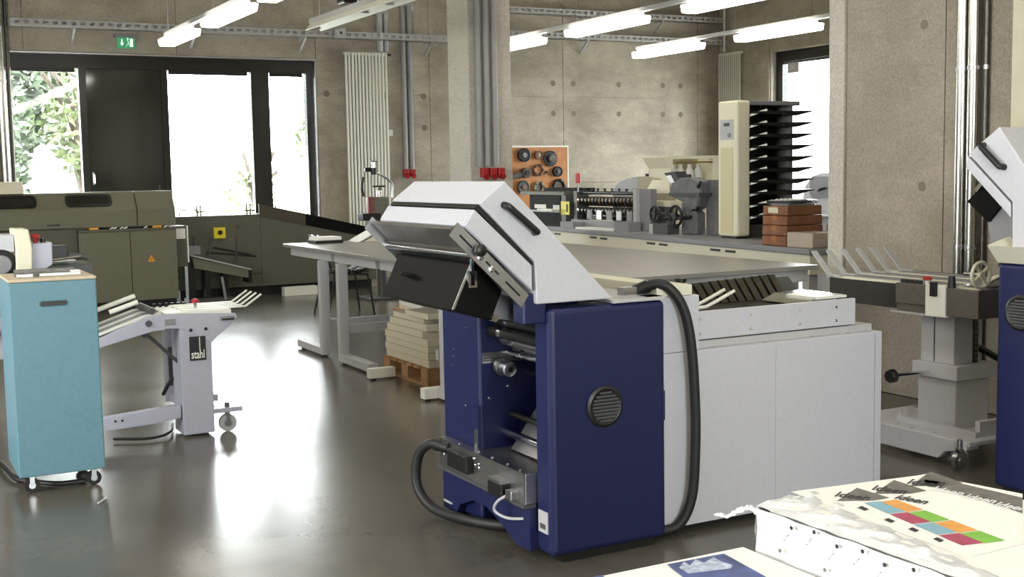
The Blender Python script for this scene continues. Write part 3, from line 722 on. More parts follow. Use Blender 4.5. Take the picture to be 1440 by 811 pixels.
for i in range(28):
    x = 3.02 + i * .031
    MB().cyl((x, YW+.075, .868), (x, 4.615, .868), .011, n=8).build('feed_roller', M_dsteel, bed, smooth=True)
# sloping comb guide along the far side
cg = MB()
for i in range(17):
    x = 3.03 + i * .05; cg.prism([(4.42, .88), (4.44, .88), (4.53, .955+.0018*i), (4.51, .955+.0018*i)], 'x', x, x+.036)
cg.build('comb_guide', M_dsteel, FM)
MB().prism([(4.445, .875), (4.46, .875), (4.555, .965), (4.54, .965)], 'x', 3.01, 3.98).build('guide_backing', M_dgrey, FM)
for dy in (0, .07):
    MB().tube([(3.02, 4.28-dy, .893), (3.2, 4.28-dy, .895), (3.26, 4.29-dy, .905), (3.42, 4.33-dy, .95)], .008, n=8, sub=4).build('guide_rod', M_rad, FM, smooth=True)
MB().box(3.02, 3.12, 4.1, 4.35, .88, .892).build('guide_plate', M_grey, FM)
MB().prism([(3.66, .885), (3.74, .915), (3.9, .92), (3.9, .885)], 'y', YW+.12, 4.36).build('end_wedge', M_chrome, FM)
MB().box(3.72, 3.9, YW+.1, YW+.3, .908, .918).build('painted_glare', M_rad, FM)  # white slab painted in as the glare on the metal wedge
MB().box(3.05, 4.05, 4.66, 4.8, .88, .93).build('back_table', M_cream, FM, bevel=.003)
MB().cyl((3.45, 4.7, .93), (3.45, 4.7, .965), .016, n=12).cyl((3.45, 4.7, .955), (3.45, 4.7, .975), .028, n=12).build('stop_knob', M_black, FM, smooth=True)
# thick black hose down the front
MB().tube([(2.74, 4.02, 1.012), (2.78, 3.99, 1.035), (2.83, 3.95, 1.03), (2.885, 3.92, .95), (2.92, 3.91, .8), (2.94, 3.91, .55), (2.94, 3.91, .35), (2.925, 3.915, .16), (2.87, 3.93, .05), (2.78, 3.95, .03)], .021, n=12, sub=6).build('black_hose', M_rubber, FM, smooth=True)
MB().cyl((2.73, 4.03, 1.008), (2.775, 3.995, 1.033), .027, n=12).build('hose_gland', M_black, FM, smooth=True)
MB().box(2.66, 2.72, 4.0, 4.05, 1.0, 1.03).build('hose_clip', M_steel, FM)

# ================================================================== SECOND FOLDING MACHINE (right edge, turned by 90 degrees)
F2 = thing('folding_machine', 'blue folding machine beside the square-column delivery table, cream tray under its hood', 'machine', (4.9, 3.4, 0))
X2 = 4.5
MB().box(X2, X2+.12, 3.02, 3.74, .03, 1.05).build('side_panel', M_blue, F2, bevel=.02, seg=3)
MB().box(X2+.12, X2+.75, 3.05, 3.7, .05, 1.05).build('frame_core', M_blue, F2)
MB().box(X2+.02, X2+.1, 3.05, 3.7, 0, .03).build('plinth', M_black, F2)
vp = P(1436, 440, 'X', X2)
vg = MB().lathe([(.078, .0), (.082, -.006), (.07, -.012), (.06, -.008)], (X2, vp.y, vp.z), 'x', 28).build('round_grille', M_black, F2, smooth=True)
m = MB()
for i in range(-4, 5):
    h = math.sqrt(max(.0, .06**2 - (i*.0135)**2)); m.box(X2-.014, X2-.008, vp.y-h, vp.y+h, vp.z+i*.0135-.004, vp.z+i*.0135+.004)
m.build('grille_slats', M_dgrey, vg)
# flared tray with a rim
a_, b_, c_ = P(1388, 345, 'X', X2-.06), P(1400, 365, 'X', X2), P(1432, 312, 'X', X2+.2)
m = MB(); y0, y1 = 3.0, a_.y
o0 = [(X2-.06, y0), (X2-.06, y1), (X2+.8, y1), (X2+.8, y0)]; i0 = [(X2, y0+.02), (X2, 3.74), (X2+.75, 3.74), (X2+.75, y0+.02)]
ii = [(X2+.03, y0+.08), (X2+.03, 3.68), (X2+.7, 3.68), (X2+.7, y0+.08)]
hz = lambda x: a_.z + max(0, x - (X2-.06)) * .25
vsx = [(x, y, hz(x)) for x, y in o0] + [(x, y, 1.052) for x, y in i0] + [(x, y, hz(x)-.03) for x, y in ii]
m._add(vsx, [(k, (k+1) % 4, 4+(k+1) % 4, 4+k) for k in range(4)] + [(k, (k+1) % 4, 8+(k+1) % 4, 8+k) for k in range(4)] + [(4, 5, 6, 7), (8, 9, 10, 11)])
m.build('tray_rim', M_cream, F2)
def yz(px, py, X=X2): p = P(px, py, 'X', X); return (p.y, p.z)
A_ = yz(1405, 178); B_ = yz(1361, 216); G1 = yz(1423, 284); G2 = yz(1423, 350); E1 = yz(1475, 350); E0 = yz(1462, 262)
hd = MB().prism([A_, B_, G1, G2, yz(1500, 350), yz(1500, 325)], 'x', X2, X2+.75).build('hood', M_white, F2, bevel=.006)
L0, L1, L2, L3 = yz(1359, 219), yz(1357, 235), yz(1420, 306), yz(1420, 286)
MB().prism([L0, L1, L2, L3], 'x', X2+.004, X2+.72).build('hood_lower_shell', M_white, F2, bevel=.004)
a, b = P(1384, 204, 'X', X2), P(1413, 235, 'X', X2); n_ = Vector((-.03, 0, 0))
d_handle(hd, [a, a + n_*.8 + (b-a)*.04, a + n_ + (b-a)*.12, a + n_ + (b-a)*.88, b + n_*.8 - (b-a)*.04, b], .014)
MB().prism([yz(1383, 260, X2+.06), yz(1360, 283, X2+.06), yz(1389, 312, X2+.06), yz(1408, 288, X2+.06)], 'x', X2+.06, X2+.66).build('black_deflector', M_blackm, F2)
MB().prism([yz(1408, 288, X2+.08), yz(1389, 312, X2+.08), yz(1395, 345, X2+.08), yz(1425, 345, X2+.08), yz(1425, 306, X2+.08)], 'x', X2+.08, X2+.1).build('side_gusset', M_mgrey, F2)
pk = P(1377, 262, 'X', X2+.05)
MB().bar((X2+.05, pk.y+.02, pk.z-.02), (X2+.05, pk.y-.02, pk.z+.02), .006, .02, (0, .7, .7)).build('hook', M_chrome, F2)

# ================================================================== RIGHT DELIVERY TABLE
R2 = thing('delivery_table', 'grey delivery table on a thick square column beside the silver pipes', 'machine', (4.98, 4.42, 0))
MB().box(4.86, 5.1, 4.28, 4.53, .13, .40).build('column_base', M_pale, R2, bevel=.004)
MB().box(4.835, 5.12, 4.255, 4.55, .40, .475).build('column_collar', M_pale, R2, bevel=.004)
cu = MB().box(4.865, 5.07, 4.30, 4.52, .475, .74).build('column_upper', M_pale, R2, bevel=.004)
MB().box(4.863, 4.866, 4.425, 4.431, .48, .74).build('seam', M_dgrey, cu)
MB().box(5.0, 5.035, 4.296, 4.302, .476, .74).build('rack_slot', M_black, cu)
for i in range(9): MB().box(5.004, 5.03, 4.293, 4.297, .49+i*.028, .5+i*.028).build('rack_tooth', M_dsteel, cu)
MB().cyl((4.835, 4.43, .425), (4.62, 4.47, .42), .011, n=10).build('crank_rod', M_chrome, R2, smooth=True)
MB().lathe([(.03, -.022), (.036, -.01), (.036, .014), (.02, .022)], (4.61, 4.472, .42), 'x', 8).build('star_knob', M_black, R2)
# base sled : long wedge plate along Y plus foot arms
MB().prism([(4.9, .141), (4.86, .11), (4.74, .03), (4.24, .03), (4.2, .07), (4.06, .1), (4.06, .141)], 'x', 4.69, 4.78).build('base_arm', M_pale, R2, bevel=.004)
MB().box(4.70, 5.2, 4.05, 4.87, .118, .142).build('base_plate', M_pale, R2, bevel=.004)
MB().box(4.80, 4.83, 4.1, 4.62, .142, .17).build('base_rib', M_pale, R2)
MB().box(4.83, 5.2, 4.1, 4.13, .142, .22).build('base_rib', M_pale, R2)
for y in (4.3, 4.45, 4.55): screw(R2, 4.74, y, .142, 'z', .01, M_steel)
caster(R2, (4.68, 4.09, .047), .046, .026, .06, 'y', M_steel, 'caster')
caster(R2, (4.74, 4.82, .047), .046, .026, .06, 'y', M_steel, 'caster')
caster(R2, (5.16, 4.09, .047), .046, .026, .06, 'y', M_steel, 'caster')
caster(R2, (5.16, 4.82, .047), .046, .026, .06, 'y', M_steel, 'caster')
# table bed
TX0, TX1, TY0, TY1, TZ = 4.73, 5.38, 4.02, 5.12, .885
MB().box(TX0, TX0+.02, TY0+.02, 4.56, .745, TZ).build('side_board', mat('brown_grey_paint', '#5a544c', .5, nscale=30, namt=.1), R2, bevel=.003)
MB().box(TX0+.06, TX0+.08, 4.56, TY1, .745, TZ-.01).build('side_board', mat('black_brown_paint', '#302e2a', .5), R2)
MB().box(TX1-.02, TX1, TY0+.02, TY1, .76, TZ).build('side_board', M_dgrey, R2)
MB().box(TX0+.02, TX1-.02, TY0+.02, TY0+.04, .745, TZ).build('end_board', M_dgrey, R2)
MB().box(TX0+.08, TX1-.02, TY0+.04, TY1-.02, .742, .76).build('bed_floor', M_dgrey, R2)
MB().box(TX0-.012, TX0+.03, 4.235, 4.36, .735, TZ+.012).build('centre_bracket', M_rad, R2, bevel=.004)
MB().box(TX0-.03, TX0-.012, 4.28, 4.315, .84, .91).build('bracket_slide', M_black, R2)
MB().cyl((TX0+.02, 4.22, TZ), (TX0+.02, 4.22, TZ+.06), .022, .016, n=14).build('lever_knob', M_black, R2, smooth=True)
MB().box(TX0-.01, TX0+.0, 4.3, 4.6, .735, .742).build('lower_trim', M_grey, R2)
for i in range(9):
    x = TX0+.06 + i*.066
    MB().box(x, x+.03, TY0+.06, TY1-.02, TZ-.012, TZ+.002).build('conveyor_tape', M_cream if i % 3 == 0 else M_mgrey, R2)
    MB().box(x+.034, x+.06, TY0+.06, TY1-.02, TZ-.02, TZ-.012).build('bed_slat', M_olive2, R2)
for x in (TX0+.06, TX0+.17, TX0+.28, TX0+.4, TX0+.51, TX0+.62):   # upswept stacking fingers
    m = MB().bar((x, TY1-.1, TZ+.003), (x, TY1+.0, TZ+.005), .04, .006).bar((x, TY1, TZ+.005), (x-.0, TY1+.13, TZ+.13), .04, .006)
    m.build('stacking_finger', M_grey, R2)
MB().box(TX0+.03, TX0+.66, TY1-.03, TY1, TZ-.006, TZ).build('finger_bar', M_grey, R2)
cp = MB().box(TX0-.01, TX0+.06, 4.36, 4.56, TZ-.1, TZ+.004).build('control_panel', mat('brown_grey_paint', '', .5), R2, bevel=.003)
for i in range(5): MB().cyl((TX0+.025, 4.545-i*.03, TZ+.004), (TX0+.025, 4.545-i*.03, TZ+.022), .011, n=10).build('push_button', M_black, cp)
eb = MB().cyl((TX0+.03, 4.385, TZ+.004), (TX0+.03, 4.385, TZ+.025), .011, n=12).build('stop_button_stem', M_paperw, cp)
MB().lathe([(.014, .025), (.024, .03), (.024, .04), (.016, .046)], (TX0+.03, 4.385, TZ), 'z', 14).build('stop_button', M_red, eb, smooth=True)
# cream handwheel
hw = P(1384, 387, 'Y', 4.06); c = Vector((hw.x, 4.08, hw.z))
wh = MB().ring(c, 'y', .062, .009, 26, 8).build('handwheel', M_cream, R2, smooth=True)
m = MB()
for k in range(4):
    a = k*PI/2 + .6; m.bar(c, c + Vector((math.cos(a)*.06, 0, math.sin(a)*.06)), .012, .014, (0, 1, 0))
m.cyl(c - Vector((0, .012, 0)), c + Vector((0, .012, 0)), .018, n=12); m.build('spokes', M_cream, wh)
MB().cyl(c, c + Vector((0, .1, 0)), .01, n=8).build('wheel_shaft', M_steel, wh)
MB().tube([(5.3, 4.12, .93), (5.1, 4.11, .95), (4.95, 4.1, .94), (4.86, 4.09, .92)], .012, n=8).build('feed_arm', M_chrome, R2, smooth=True)
for x in (5.0, 5.12, 5.24):
    MB().cyl((x, 4.13, .93), (x, 4.13, .985), .006, n=8).build('adjuster_stem', M_steel, R2)
    MB().lathe([(.008, .98), (.018, .985), (.018, .998), (.01, 1.003)], (x, 4.13, 0), 'z', 10).build('adjuster_knob', M_black, R2)
MB().box(4.85, 5.36, 4.1, 4.16, .89, .93).build('adjuster_bar', M_alu, R2)
MB().tube([(5.05, 4.3, .55), (5.2, 4.22, .45), (5.3, 4.1, .36)], .018, n=8).build('cable', M_black, R2, smooth=True)
MB().box(TX0+.1, TX1-.05, TY0+.1, TY0+.22, TZ+.004, TZ+.01).build('exit_plate', M_chrome, R2)
# fix the column link between bed and column
MB().box(4.80, 5.16, 4.26, 4.56, .738, .7425).build('mount_plate', M_pale, R2)

# ================================================================== FOREGROUND PAPER
ZT, ZS, ZP = .72, .95, .87
t = thing('work_table', 'low table carrying the foreground stacks of printed sheets', 'table', (1.4, 1.3, 0))
MB().box(.55, 2.1, .9, 1.62, ZT-.03, ZT).build('table_top', M_top, t, bevel=.003)
for x in (.6, 2.05):
    for y in (.95, 1.57): MB().box(x-.025, x+.025, y-.025, y+.025, 0, ZT-.03).build('leg', M_grey, t)
SX0, SX1, SY0, SY1 = 1.285, 1.655, 1.02, 1.525
st = thing('paper_stack', 'tall film-wrapped stack of sheets printed with colour patches and the word Ideen', 'paper stack', ((SX0+SX1)/2, (SY0+SY1)/2, ZT))
nl = 9
for i in range(nl):
    dz = (ZS-.012-ZT)/nl; a, b = random.uniform(-.004, .004), random.uniform(-.004, .004)
    MB().box(SX0+.004+a, SX1-.004+a, SY0+b, SY1-.006+b, ZT+.0005+i*dz, ZT+(i+1)*dz-.0006).build('ream', M_paperw, st, bevel=.003)
# crumpled stretch film on the left face and left corner
def film(name, fn, nu, nv, parent, amp):
    m = MB(); g = [[Vector(fn(i/nu, j/nv)) for j in range(nv+1)] for i in range(nu+1)]
    for i in range(nu):
        for j in range(nv): m.quad(g[i][j], g[i+1][j], g[i+1][j+1], g[i][j+1])
    o = m.build(name, M_film, parent, smooth=False)
    bm = bmesh.new(); bm.from_mesh(o.data); bmesh.ops.remove_doubles(bm, verts=bm.verts[:], dist=1e-5); bmesh.ops.recalc_face_normals(bm, faces=bm.faces[:]); bm.to_mesh(o.data); bm.free()
    for p in o.data.polygons: p.use_smooth = True
    return o
rf = random.Random(3)
def bumpy(u, v, k): return (math.sin(u*23*k + math.sin(v*9)*2) + math.sin(v*17 + u*31*k) + math.sin((u+v)*41)) / 3
film('stretch_film', lambda u, v: (SX0 - .010 + .004*bumpy(u, v, 1), SY0 + (SY1+.004-SY0)*u, ZT+.006 + (ZS-.016-ZT)*v), 40, 12, st, .004)
film('film_fold', lambda u, v: (SX0 - .008 + .16*v**1.2*(1-.75*u) + .003*bumpy(u, v, 2), SY1 + .008 - (SY1-SY0)*u, ZS - .012 + .012*math.sin(PI*v)*(.6+.5*bumpy(u, v, 1.5)) + .004), 40, 10, st, .004)
film('film_corner', lambda u, v: (SX0 - .01 + (SX1-SX0)*.55*u, SY1 + .006 + .004*bumpy(u, v, 2), ZT+.006 + (ZS-.012-ZT)*v), 20, 10, st, .004)
# film tail sticking out
tl = P(1075, 705, 'Z', .935); te = P(1005, 723, 'Y', tl.y+.03)
a = Vector((SX0-.004, SY1, .93)); b = Vector((te.x, te.y, te.z))
pts = [a, a.lerp(b, .25)+Vector((0, 0, .012)), a.lerp(b, .5)+Vector((0, 0, .006)), a.lerp(b, .72)+Vector((0, 0, -.004)), a.lerp(b, .88), b]
m = MB(); prev = None
for i in range(len(pts)-1):
    for k in range(4):
        p = pts[i].lerp(pts[i+1], k/4); q = pts[i].lerp(pts[i+1], (k+1)/4); wv = .008 + .003*math.sin(i*3+k*2); 
        m.bar(p, q, .005, wv*1.1*(1-.15*i))
m.build('film_tail', M_film, st)
# top printed sheets
ts = MB().box(SX0+.012, SX1+.003, SY0+.0, SY1-.004, ZS-.011, ZS-.003).build('top_sheets', M_paper, st)
ZI = ZS - .0022
def onp(px, py): return P(px, py, 'Z', ZI)
MB().poly([onp(1112, 691)+Vector((0,0,0)), onp(1300, 667), onp(1438, 694), onp(1438, 764), onp(1360, 784)]).build('cover_sheet', M_paper, ts)
def inkquad(pp, m, nm, dz=.0006):
    MB().poly([onp(*p) + Vector((0, 0, dz)) for p in pp]).build(nm, m, ts)
# colour patches : two diagonal rows of parallelograms
U0, U1 = (1214, 707), (1354, 767.5)      # left row outer edge
V0, V1 = (1259, 702), (1415, 760.5)      # right row outer edge
def lerp2(a, b, t): return (a[0]+(b[0]-a[0])*t, a[1]+(b[1]-a[1])*t)
Mid0, Mid1 = lerp2(U0, V0, .5), lerp2(U1, V1, .5)
L_ = [M_cblue, M_cred, M_cblue, M_cred]; R_ = [M_corange, M_cgreen, M_corange, M_cgreen]
ts_ = [0, .26, .5, .75, 1.0]
for i in range(4):
    a0, a1 = ts_[i]+.008, ts_[i+1]-.008
    inkquad([lerp2(U0, U1, a0), lerp2(U0, U1, a1), lerp2(Mid0, Mid1, a1), lerp2(Mid0, Mid1, a0)], L_[i], 'colour_patch')
    inkquad([lerp2(Mid0, Mid1, a0+.01), lerp2(Mid0, Mid1, a1+.01), lerp2(V0, V1, a1), lerp2(V0, V1, a0)], R_[i], 'colour_patch')
for (x, y) in ((1212, 714), (1249, 731), (1283, 744), (1318, 758)):
    inkquad([(x-6, y), (x+4, y+4.5), (x+10, y+2), (x, y-2.5)], M_ink, 'register_mark')
# dark triangles with the word Ideen
for (x, y, s_) in ((1185, 706, 1.0), (1237, 696, 1.05), (1288, 685, 1.1)):
    inkquad([(x-8, y-1.5), (x+20, y-21*s_+1), (x+66, y-6), (x+44, y-2)], M_inkg, 'grey_triangle')
inkquad([(1300, 668), (1438, 700), (1438, 722), (1415, 714), (1300, 681)], M_inkg, 'grey_band')
def flat_text(txt, p0, p1, size_px, m, nm='lettering', bold=.0, par=None):
    a, b = onp(*p0), onp(*p1); xd = (b - a); yd = Vector((-xd.y, xd.x, 0))
    c = onp(p0[0], p0[1]-size_px); h = (c-a).length
    cu = bpy.data.curves.new('m', 'FONT'); cu.body = txt; cu.size = h*1.1; tt = bpy.data.objects.new('m', cu); COL.objects.link(tt)
    bpy.context.view_layer.update(); wdt = tt.dimensions.x; bpy.data.objects.remove(tt)
    return text_mesh(nm, txt, h*1.1, m, par or ts, a + Vector((0, 0, .0012)), xd, yd, .0001, bold, xd.length/max(wdt, 1e-4))
wd = Vector((0, 0, 0))
for (x, y) in ((1172, 698), (1224, 689), (1274, 680)):
    o = flat_text('Ideen', (x, y), (x+46, y+6), 9, M_ink, bold=.0007)
for (x, y) in ((1256, 701), (1306, 689), (1352, 700), (1396, 711)):
    o = flat_text('Ideen', (x, y), (x+42, y+8), 8, M_ink if x < 1290 else M_paperw, bold=.0007)
# printed edge marks on the wrapped left face
for i, (px, py) in enumerate(((1113, 742), (1145, 748), (1177, 768), (1213, 775), (1244, 794), (1285, 801), (1097, 774), (1160, 801))):
    q = P(px, py, 'X', SX0-.016)
    e = MB().cyl((q.x, q.y, q.z), (q.x-.0008, q.y, q.z), .0033, n=10).build('edge_mark', M_ink if i < 6 else M_inkg, st)
    if i < 6:
        m = MB()
        for k in range(4): m.bar((q.x-.0006, q.y+.006+.003*k, q.z-.012-.004*k), (q.x-.0006, q.y+.008+.003*k, q.z-.0145-.003*k), .0004, .0022, (1, 0, 0))
        m.build('edge_print', M_inkg, st)
# low pile with the blue landscape print
PX0, PX1, PY0, PY1 = .93, 1.268, 1.05, 1.555
pl = thing('sheet_pile', 'low pile of white sheets with a blue mountain photograph beside the wrapped stack', 'paper stack', ((PX0+PX1)/2, 1.3, ZT))
for i in range(5):
    dz = (ZP-ZT)/5; MB().box(PX0+random.uniform(-.003, .003), PX1+random.uniform(-.004, .0), PY0, PY1+random.uniform(-.003, .003), ZT+.0005+i*dz, ZT+(i+1)*dz-.0005).build('ream', M_paper, pl, bevel=.002)
def onp2(px, py, dz=.0006): return P(px, py, 'Z', ZP+dz)
MB().poly([onp2(938, 793), onp2(1018, 778), onp2(1078, 811), onp2(1105, 830), onp2(1010, 850)]).build('landscape_print', M_sheetblue, pl)
MB().poly([onp2(955, 798, .001), onp2(962, 789, .001), onp2(970, 795, .001), onp2(978, 786, .001), onp2(990, 791, .001), onp2(1003, 783, .001), onp2(1014, 789, .001), onp2(1030, 794, .001), onp2(1028, 799, .001), onp2(968, 806, .001)]).build('snow_ridge', mat('print_pale', '#a9b2c6', .6, nscale=80, namt=.4), pl)
MB().poly([onp2(828, 812), onp2(846, 808), onp2(880, 830), onp2(850, 835)]).build('corner_print', M_sheetblue, pl)

# ================================================================== TEAL CABINET
tb = thing('teal_cover_box', 'tall teal box with a cream top and a slot handle on casters', 'cabinet', (.79, 6.3, 0))
BX0, BX1, BY0, BY1 = .597, .992, 6.08, 6.53
slot = rrect((.731+.855)/2, .912, .124, .024, .011)
bdy = MB().box(BX0, BX1, BY0, BY1, .085, 1.018).build('box_body', M_teal, tb, bevel=.006)
MB().prism(slot, 'y', BY0-.003, BY0+.003).build('slot_handle', M_black, bdy)
m = MB().prism(rrect((.731+.855)/2, .912, .136, .036, .016), 'y', BY0-.0015, BY0+.002); m.build('slot_rim', mat('teal_dark', '#4b8194', .5), bdy)
MB().box(BX0-.002, BX1+.002, BY0-.002, BY1, 1.018, 1.033).build('box_top', M_tealtop, tb, bevel=.005)
for x, y in ((BX0+.06, BY0+.05), (BX1-.05, BY0+.05), (BX0+.06, BY1-.06), (BX1-.05, BY1-.06)):
    caster(tb, (x, y, .036), .035, .024, .05, 'y', M_rubber)
ab = MB()
ax0, ax1 = .66, .93
bar_ = thing('acrylic_rule', 'clear acrylic guide bar lying on the teal box', 'ruler', (.79, 6.28, 1.034))
MB().box(.645, .94, 6.19, 6.30, 1.034, 1.05).build('guide_bar', M_alu, bar_, bevel=.002)
MB().box(.645, .925, 6.28, 6.30, 1.05, 1.066).build('guide_fence', M_dsteel, bar_)
MB().box(.90, .94, 6.19, 6.26, 1.05, 1.056).build('label', M_paperw, bar_)
MB().box(.72, .75, 6.189, 6.19, 1.036, 1.048).build('scale_mark', M_dgrey, bar_)

# ================================================================== LEFT DELIVERY TABLE
S = thing('delivery_table', 'lilac grey delivery table with a black logo plate and a red stop knob', 'machine', (1.65, 7.1, 0))
YS = 6.95
MB().box(1.577, 1.756, YS, YS+.22, .015, .66).build('column', M_lil, S, bevel=.004)
lp = MB().box(1.628, 1.722, YS-.006, YS, .445, .585).build('logo_plate', M_black, S, bevel=.002)
text_mesh('logo_lettering', 'stahl', .07, M_rad, lp, (1.636, YS-.0065, .458), (1, 0, 0), (0, 0, 1), .0005, .0012, .6)
MB().box(1.684, 1.689, YS-.0075, YS-.006, .50, .58).build('logo_bar', M_rad, lp)
MB().box(1.60, 1.80, YS+.55, YS+.58, .12, .7).build('rear_panel', M_lil, S, bevel=.003)
MB().box(1.625, 1.70, YS+.545, YS+.55, .22, .46).build('vent', M_dgrey, S)
# sloping infeed side plate + bed side plate
def sp(px, py, y=YS): p = P(px, py, 'Y', y); return (p.x, p.z)
sl = MB().prism([sp(135, 478), sp(135, 491), sp(215, 466), sp(232, 464), sp(232, 441), sp(205, 446)], 'y', YS+.0, YS+.02).build('infeed_side_plate', M_lil, S, bevel=.003)
q = sp(209, 455); MB().cyl((q[0], YS, q[1]), (q[0], YS-.008, q[1]), .019, n=16).build('pivot_cap', M_dgrey, sl, smooth=True)
MB().prism([sp(232, 441), sp(232, 462), sp(256, 462), sp(297, 481), sp(334, 446), sp(331, 440)], 'y', YS-.004, YS+.016).build('bed_side_plate', M_lil, S, bevel=.003)
for x, y in ((268, 464), (289, 462)): q = sp(x, y); MB().cyl((q[0], YS-.004, q[1]), (q[0], YS-.01, q[1]), .01, n=10).build('bolt', M_black, S)
q = sp(238, 453); MB().box(q[0]-.025, q[0]+.035, YS-.006, YS-.004, q[1]-.018, q[1]+.018).build('badge', M_mgrey, S)
q = sp(320, 447); MB().box(q[0]-.045, q[0]+.04, YS-.012, YS-.004, q[1]-.012, q[1]+.012).build('end_clamp', M_mgrey, S); MB().cyl((q[0]-.035, YS-.016, q[1]-.004), (q[0]+.035, YS-.016, q[1]-.004), .005, n=8).build('end_pin', M_black, S)
MB().box(1.50, 1.885, YS+.02, YS+.42, .695, .728).build('bed_plate', M_rad, S, bevel=.004)
MB().prism([sp(135, 478), sp(135, 491), sp(215, 466), sp(232, 464), sp(232, 441), sp(205, 446)], 'y', YS+.42, YS+.44).build('infeed_side_plate', M_lil, S)
for i in range(5):      # infeed tapes
    y = YS+.05+i*.085
    p0, p1, p2 = sp(130, 476), sp(205, 447), sp(228, 441)
    m = MB().bar((p0[0], y, p0[1]), (p1[0], y, p1[1]+.004), .035, .012).bar((p1[0], y, p1[1]+.004), (p2[0], y, p2[1]), .035, .012)
    m.build('infeed_tape', M_rad if i % 2 == 0 else M_mgrey, S)
for (a, b, yy) in (((145, 455), (205, 432), .3), ((160, 452), (200, 437), .12)):
    p0, p1 = sp(*a), sp(*b); MB().cyl((p0[0], YS+yy, p0[1]+.04), (p1[0], YS+yy, p1[1]+.04), .014, n=10).build('hold_down_bar', M_rad, S, smooth=True)
MB().cyl((sp(215, 440)[0], YS+.02, .745), (sp(215, 440)[0], YS+.42, .745), .02, n=14).build('cross_shaft', M_dgrey, S, smooth=True)
for i in range(6):
    MB().cyl((1.52+i*.035, YS+.38, .728), (1.52+i*.035, YS+.38, .75), .011, n=10).build('push_button', M_black, S)
eb = MB().cyl((1.70, YS+.12, .728), (1.70, YS+.12, .765), .01, n=10).build('stop_button_stem', M_chrome, S, smooth=True)
MB().lathe([(.012, .765), (.022, .77), (.022, .785), (.014, .79)], (1.70, YS+.12, 0), 'z', 14).build('stop_button', M_red, eb, smooth=True)
for i in range(4):      # upswept stacking fingers
    y = YS + .05 + i*.1
    MB().bar((1.6, y, .735), (1.98, y, .735), .018, .008).bar((1.975, y, .733), (2.075, y, .80), .018, .008).build('stacking_finger', M_rad, S)
# gas strut and lower beam
p0, p1 = sp(209, 471), sp(256, 512); MB().cyl((p0[0], YS+.05, p0[1]), (p1[0], YS+.1, p1[1]), .010, n=10).build('strut', M_dgrey, S, smooth=True)
MB().cyl((p0[0]-.01, YS+.03, p0[1]), (p0[0]-.01, YS+.07, p0[1]), .02, n=12).build('strut_head', M_black, S)
MB().prism([sp(140, 590), sp(140, 609), sp(225, 596), sp(256, 588), sp(256, 570)], 'y', YS+.02, YS+.08).build('base_beam', M_lil, S, bevel=.004)
for x, y in ((163, 593), (173, 592)): q = sp(x, y); MB().cyl((q[0], YS+.02, q[1]), (q[0], YS+.014, q[1]), .007, n=8).build('bolt', M_black, S)
MB().box(1.757, 1.93, YS+.02, YS+.16, .118, .145).build('foot_plate', M_lil, S, bevel=.003)
MB().box(1.757, 1.86, YS+.3, YS+.42, .14, .18).build('foot_plate', M_lil, S, bevel=.003)
MB().box(1.62, 1.757, YS+.22, YS+.55, .13, .17).build('foot_link', M_lil, S)
caster(S, (1.845, YS+.05, .053), .052, .03, .07, 'y', M_grey)
caster(S, (1.80, YS+.5, .048), .047, .03, .075, 'y', M_mgrey)
MB().tube([(1.2, YS+.1, .02), (1.4, YS+.02, .018), (1.52, YS+.1, .025), (1.58, YS+.3, .03)], .008, n=8).build('floor_cable', M_black, S, smooth=True)
MB().tube([(1.52, YS+.25, .22), (1.56, YS+.22, .3), (1.6, YS+.21, .33)], .012, n=8).build('cable', M_black, S, smooth=True)

# ================================================================== LEFT FOLDER BEHIND TEAL BOX
LF = thing('small_folder', 'white and lilac folding unit partly hidden behind the teal box', 'machine', (.45, 7.1, 0))
MB().box(-.3, .58, 6.85, 7.35, .14, .55).build('body', M_lil, LF, bevel=.006)
MB().box(-.3, .76, 6.9, 7.3, .55, 1.0).build('upper_body', M_white, LF, bevel=.006)
def q7(px, py, y=6.88): p = P(px, py, 'Y', y); return (p.x, p.z)
MB().prism([q7(19, 322), q7(40, 322), q7(46, 350), q7(46, 385), q7(22, 385), q7(22, 350)], 'y', 6.88, 7.1).build('curved_housing', M_ivory, LF, bevel=.008)
cb = MB().prism([q7(46, 343), q7(74, 341), q7(75, 372), q7(62, 380), q7(46, 385)], 'y', 6.9, 7.1).build('control_box', M_lil, LF, bevel=.004)
q = q7(53, 335); MB().lathe([(.012, q[1]-.03), (.012, q[1]-.005), (.024, q[1]), (.024, q[1]+.014), (.014, q[1]+.02)], (q[0], 6.98, 0), 'z', 14).build('stop_button', M_red, cb, smooth=True)
q = q7(64, 338); MB().cyl((q[0], 6.98, q[1]-.02), (q[0], 6.98, q[1]+.008), .016, n=12).build('push_button', M_black, cb)
MB().box(-.3, q7(20, 340)[0], 6.89, 7.1, q7(0, 355)[1], q7(0, 331)[1]).build('top_cover', M_white, LF, bevel=.004)
q = q7(2, 372, 6.9); dsc = MB().lathe([(.075, 0), (.08, -.01), (.06, -.02), (.02, -.022)], (q[0], 6.9, q[1]), 'y', 24).build('round_window', M_black, LF, smooth=True)
MB().lathe([(.05, -.021), (.045, -.025)], (q[0], 6.9, q[1]), 'y', 20).build('dial', M_mgrey, dsc)
MB().box(q7(75, 355)[0], q7(98, 355)[0], 6.95, 7.05, q7(0, 368)[1], q7(0, 350)[1]).build('motor_block', M_black, LF, bevel=.004)
for yy in (0, .1):
    MB().cyl((q7(75, 366)[0], 6.93+yy, q7(75, 366)[1]), (q7(116, 366)[0], 6.93+yy, q7(116, 361)[1]), .008, n=8).build('guide_rod', M_chrome, LF, smooth=True)
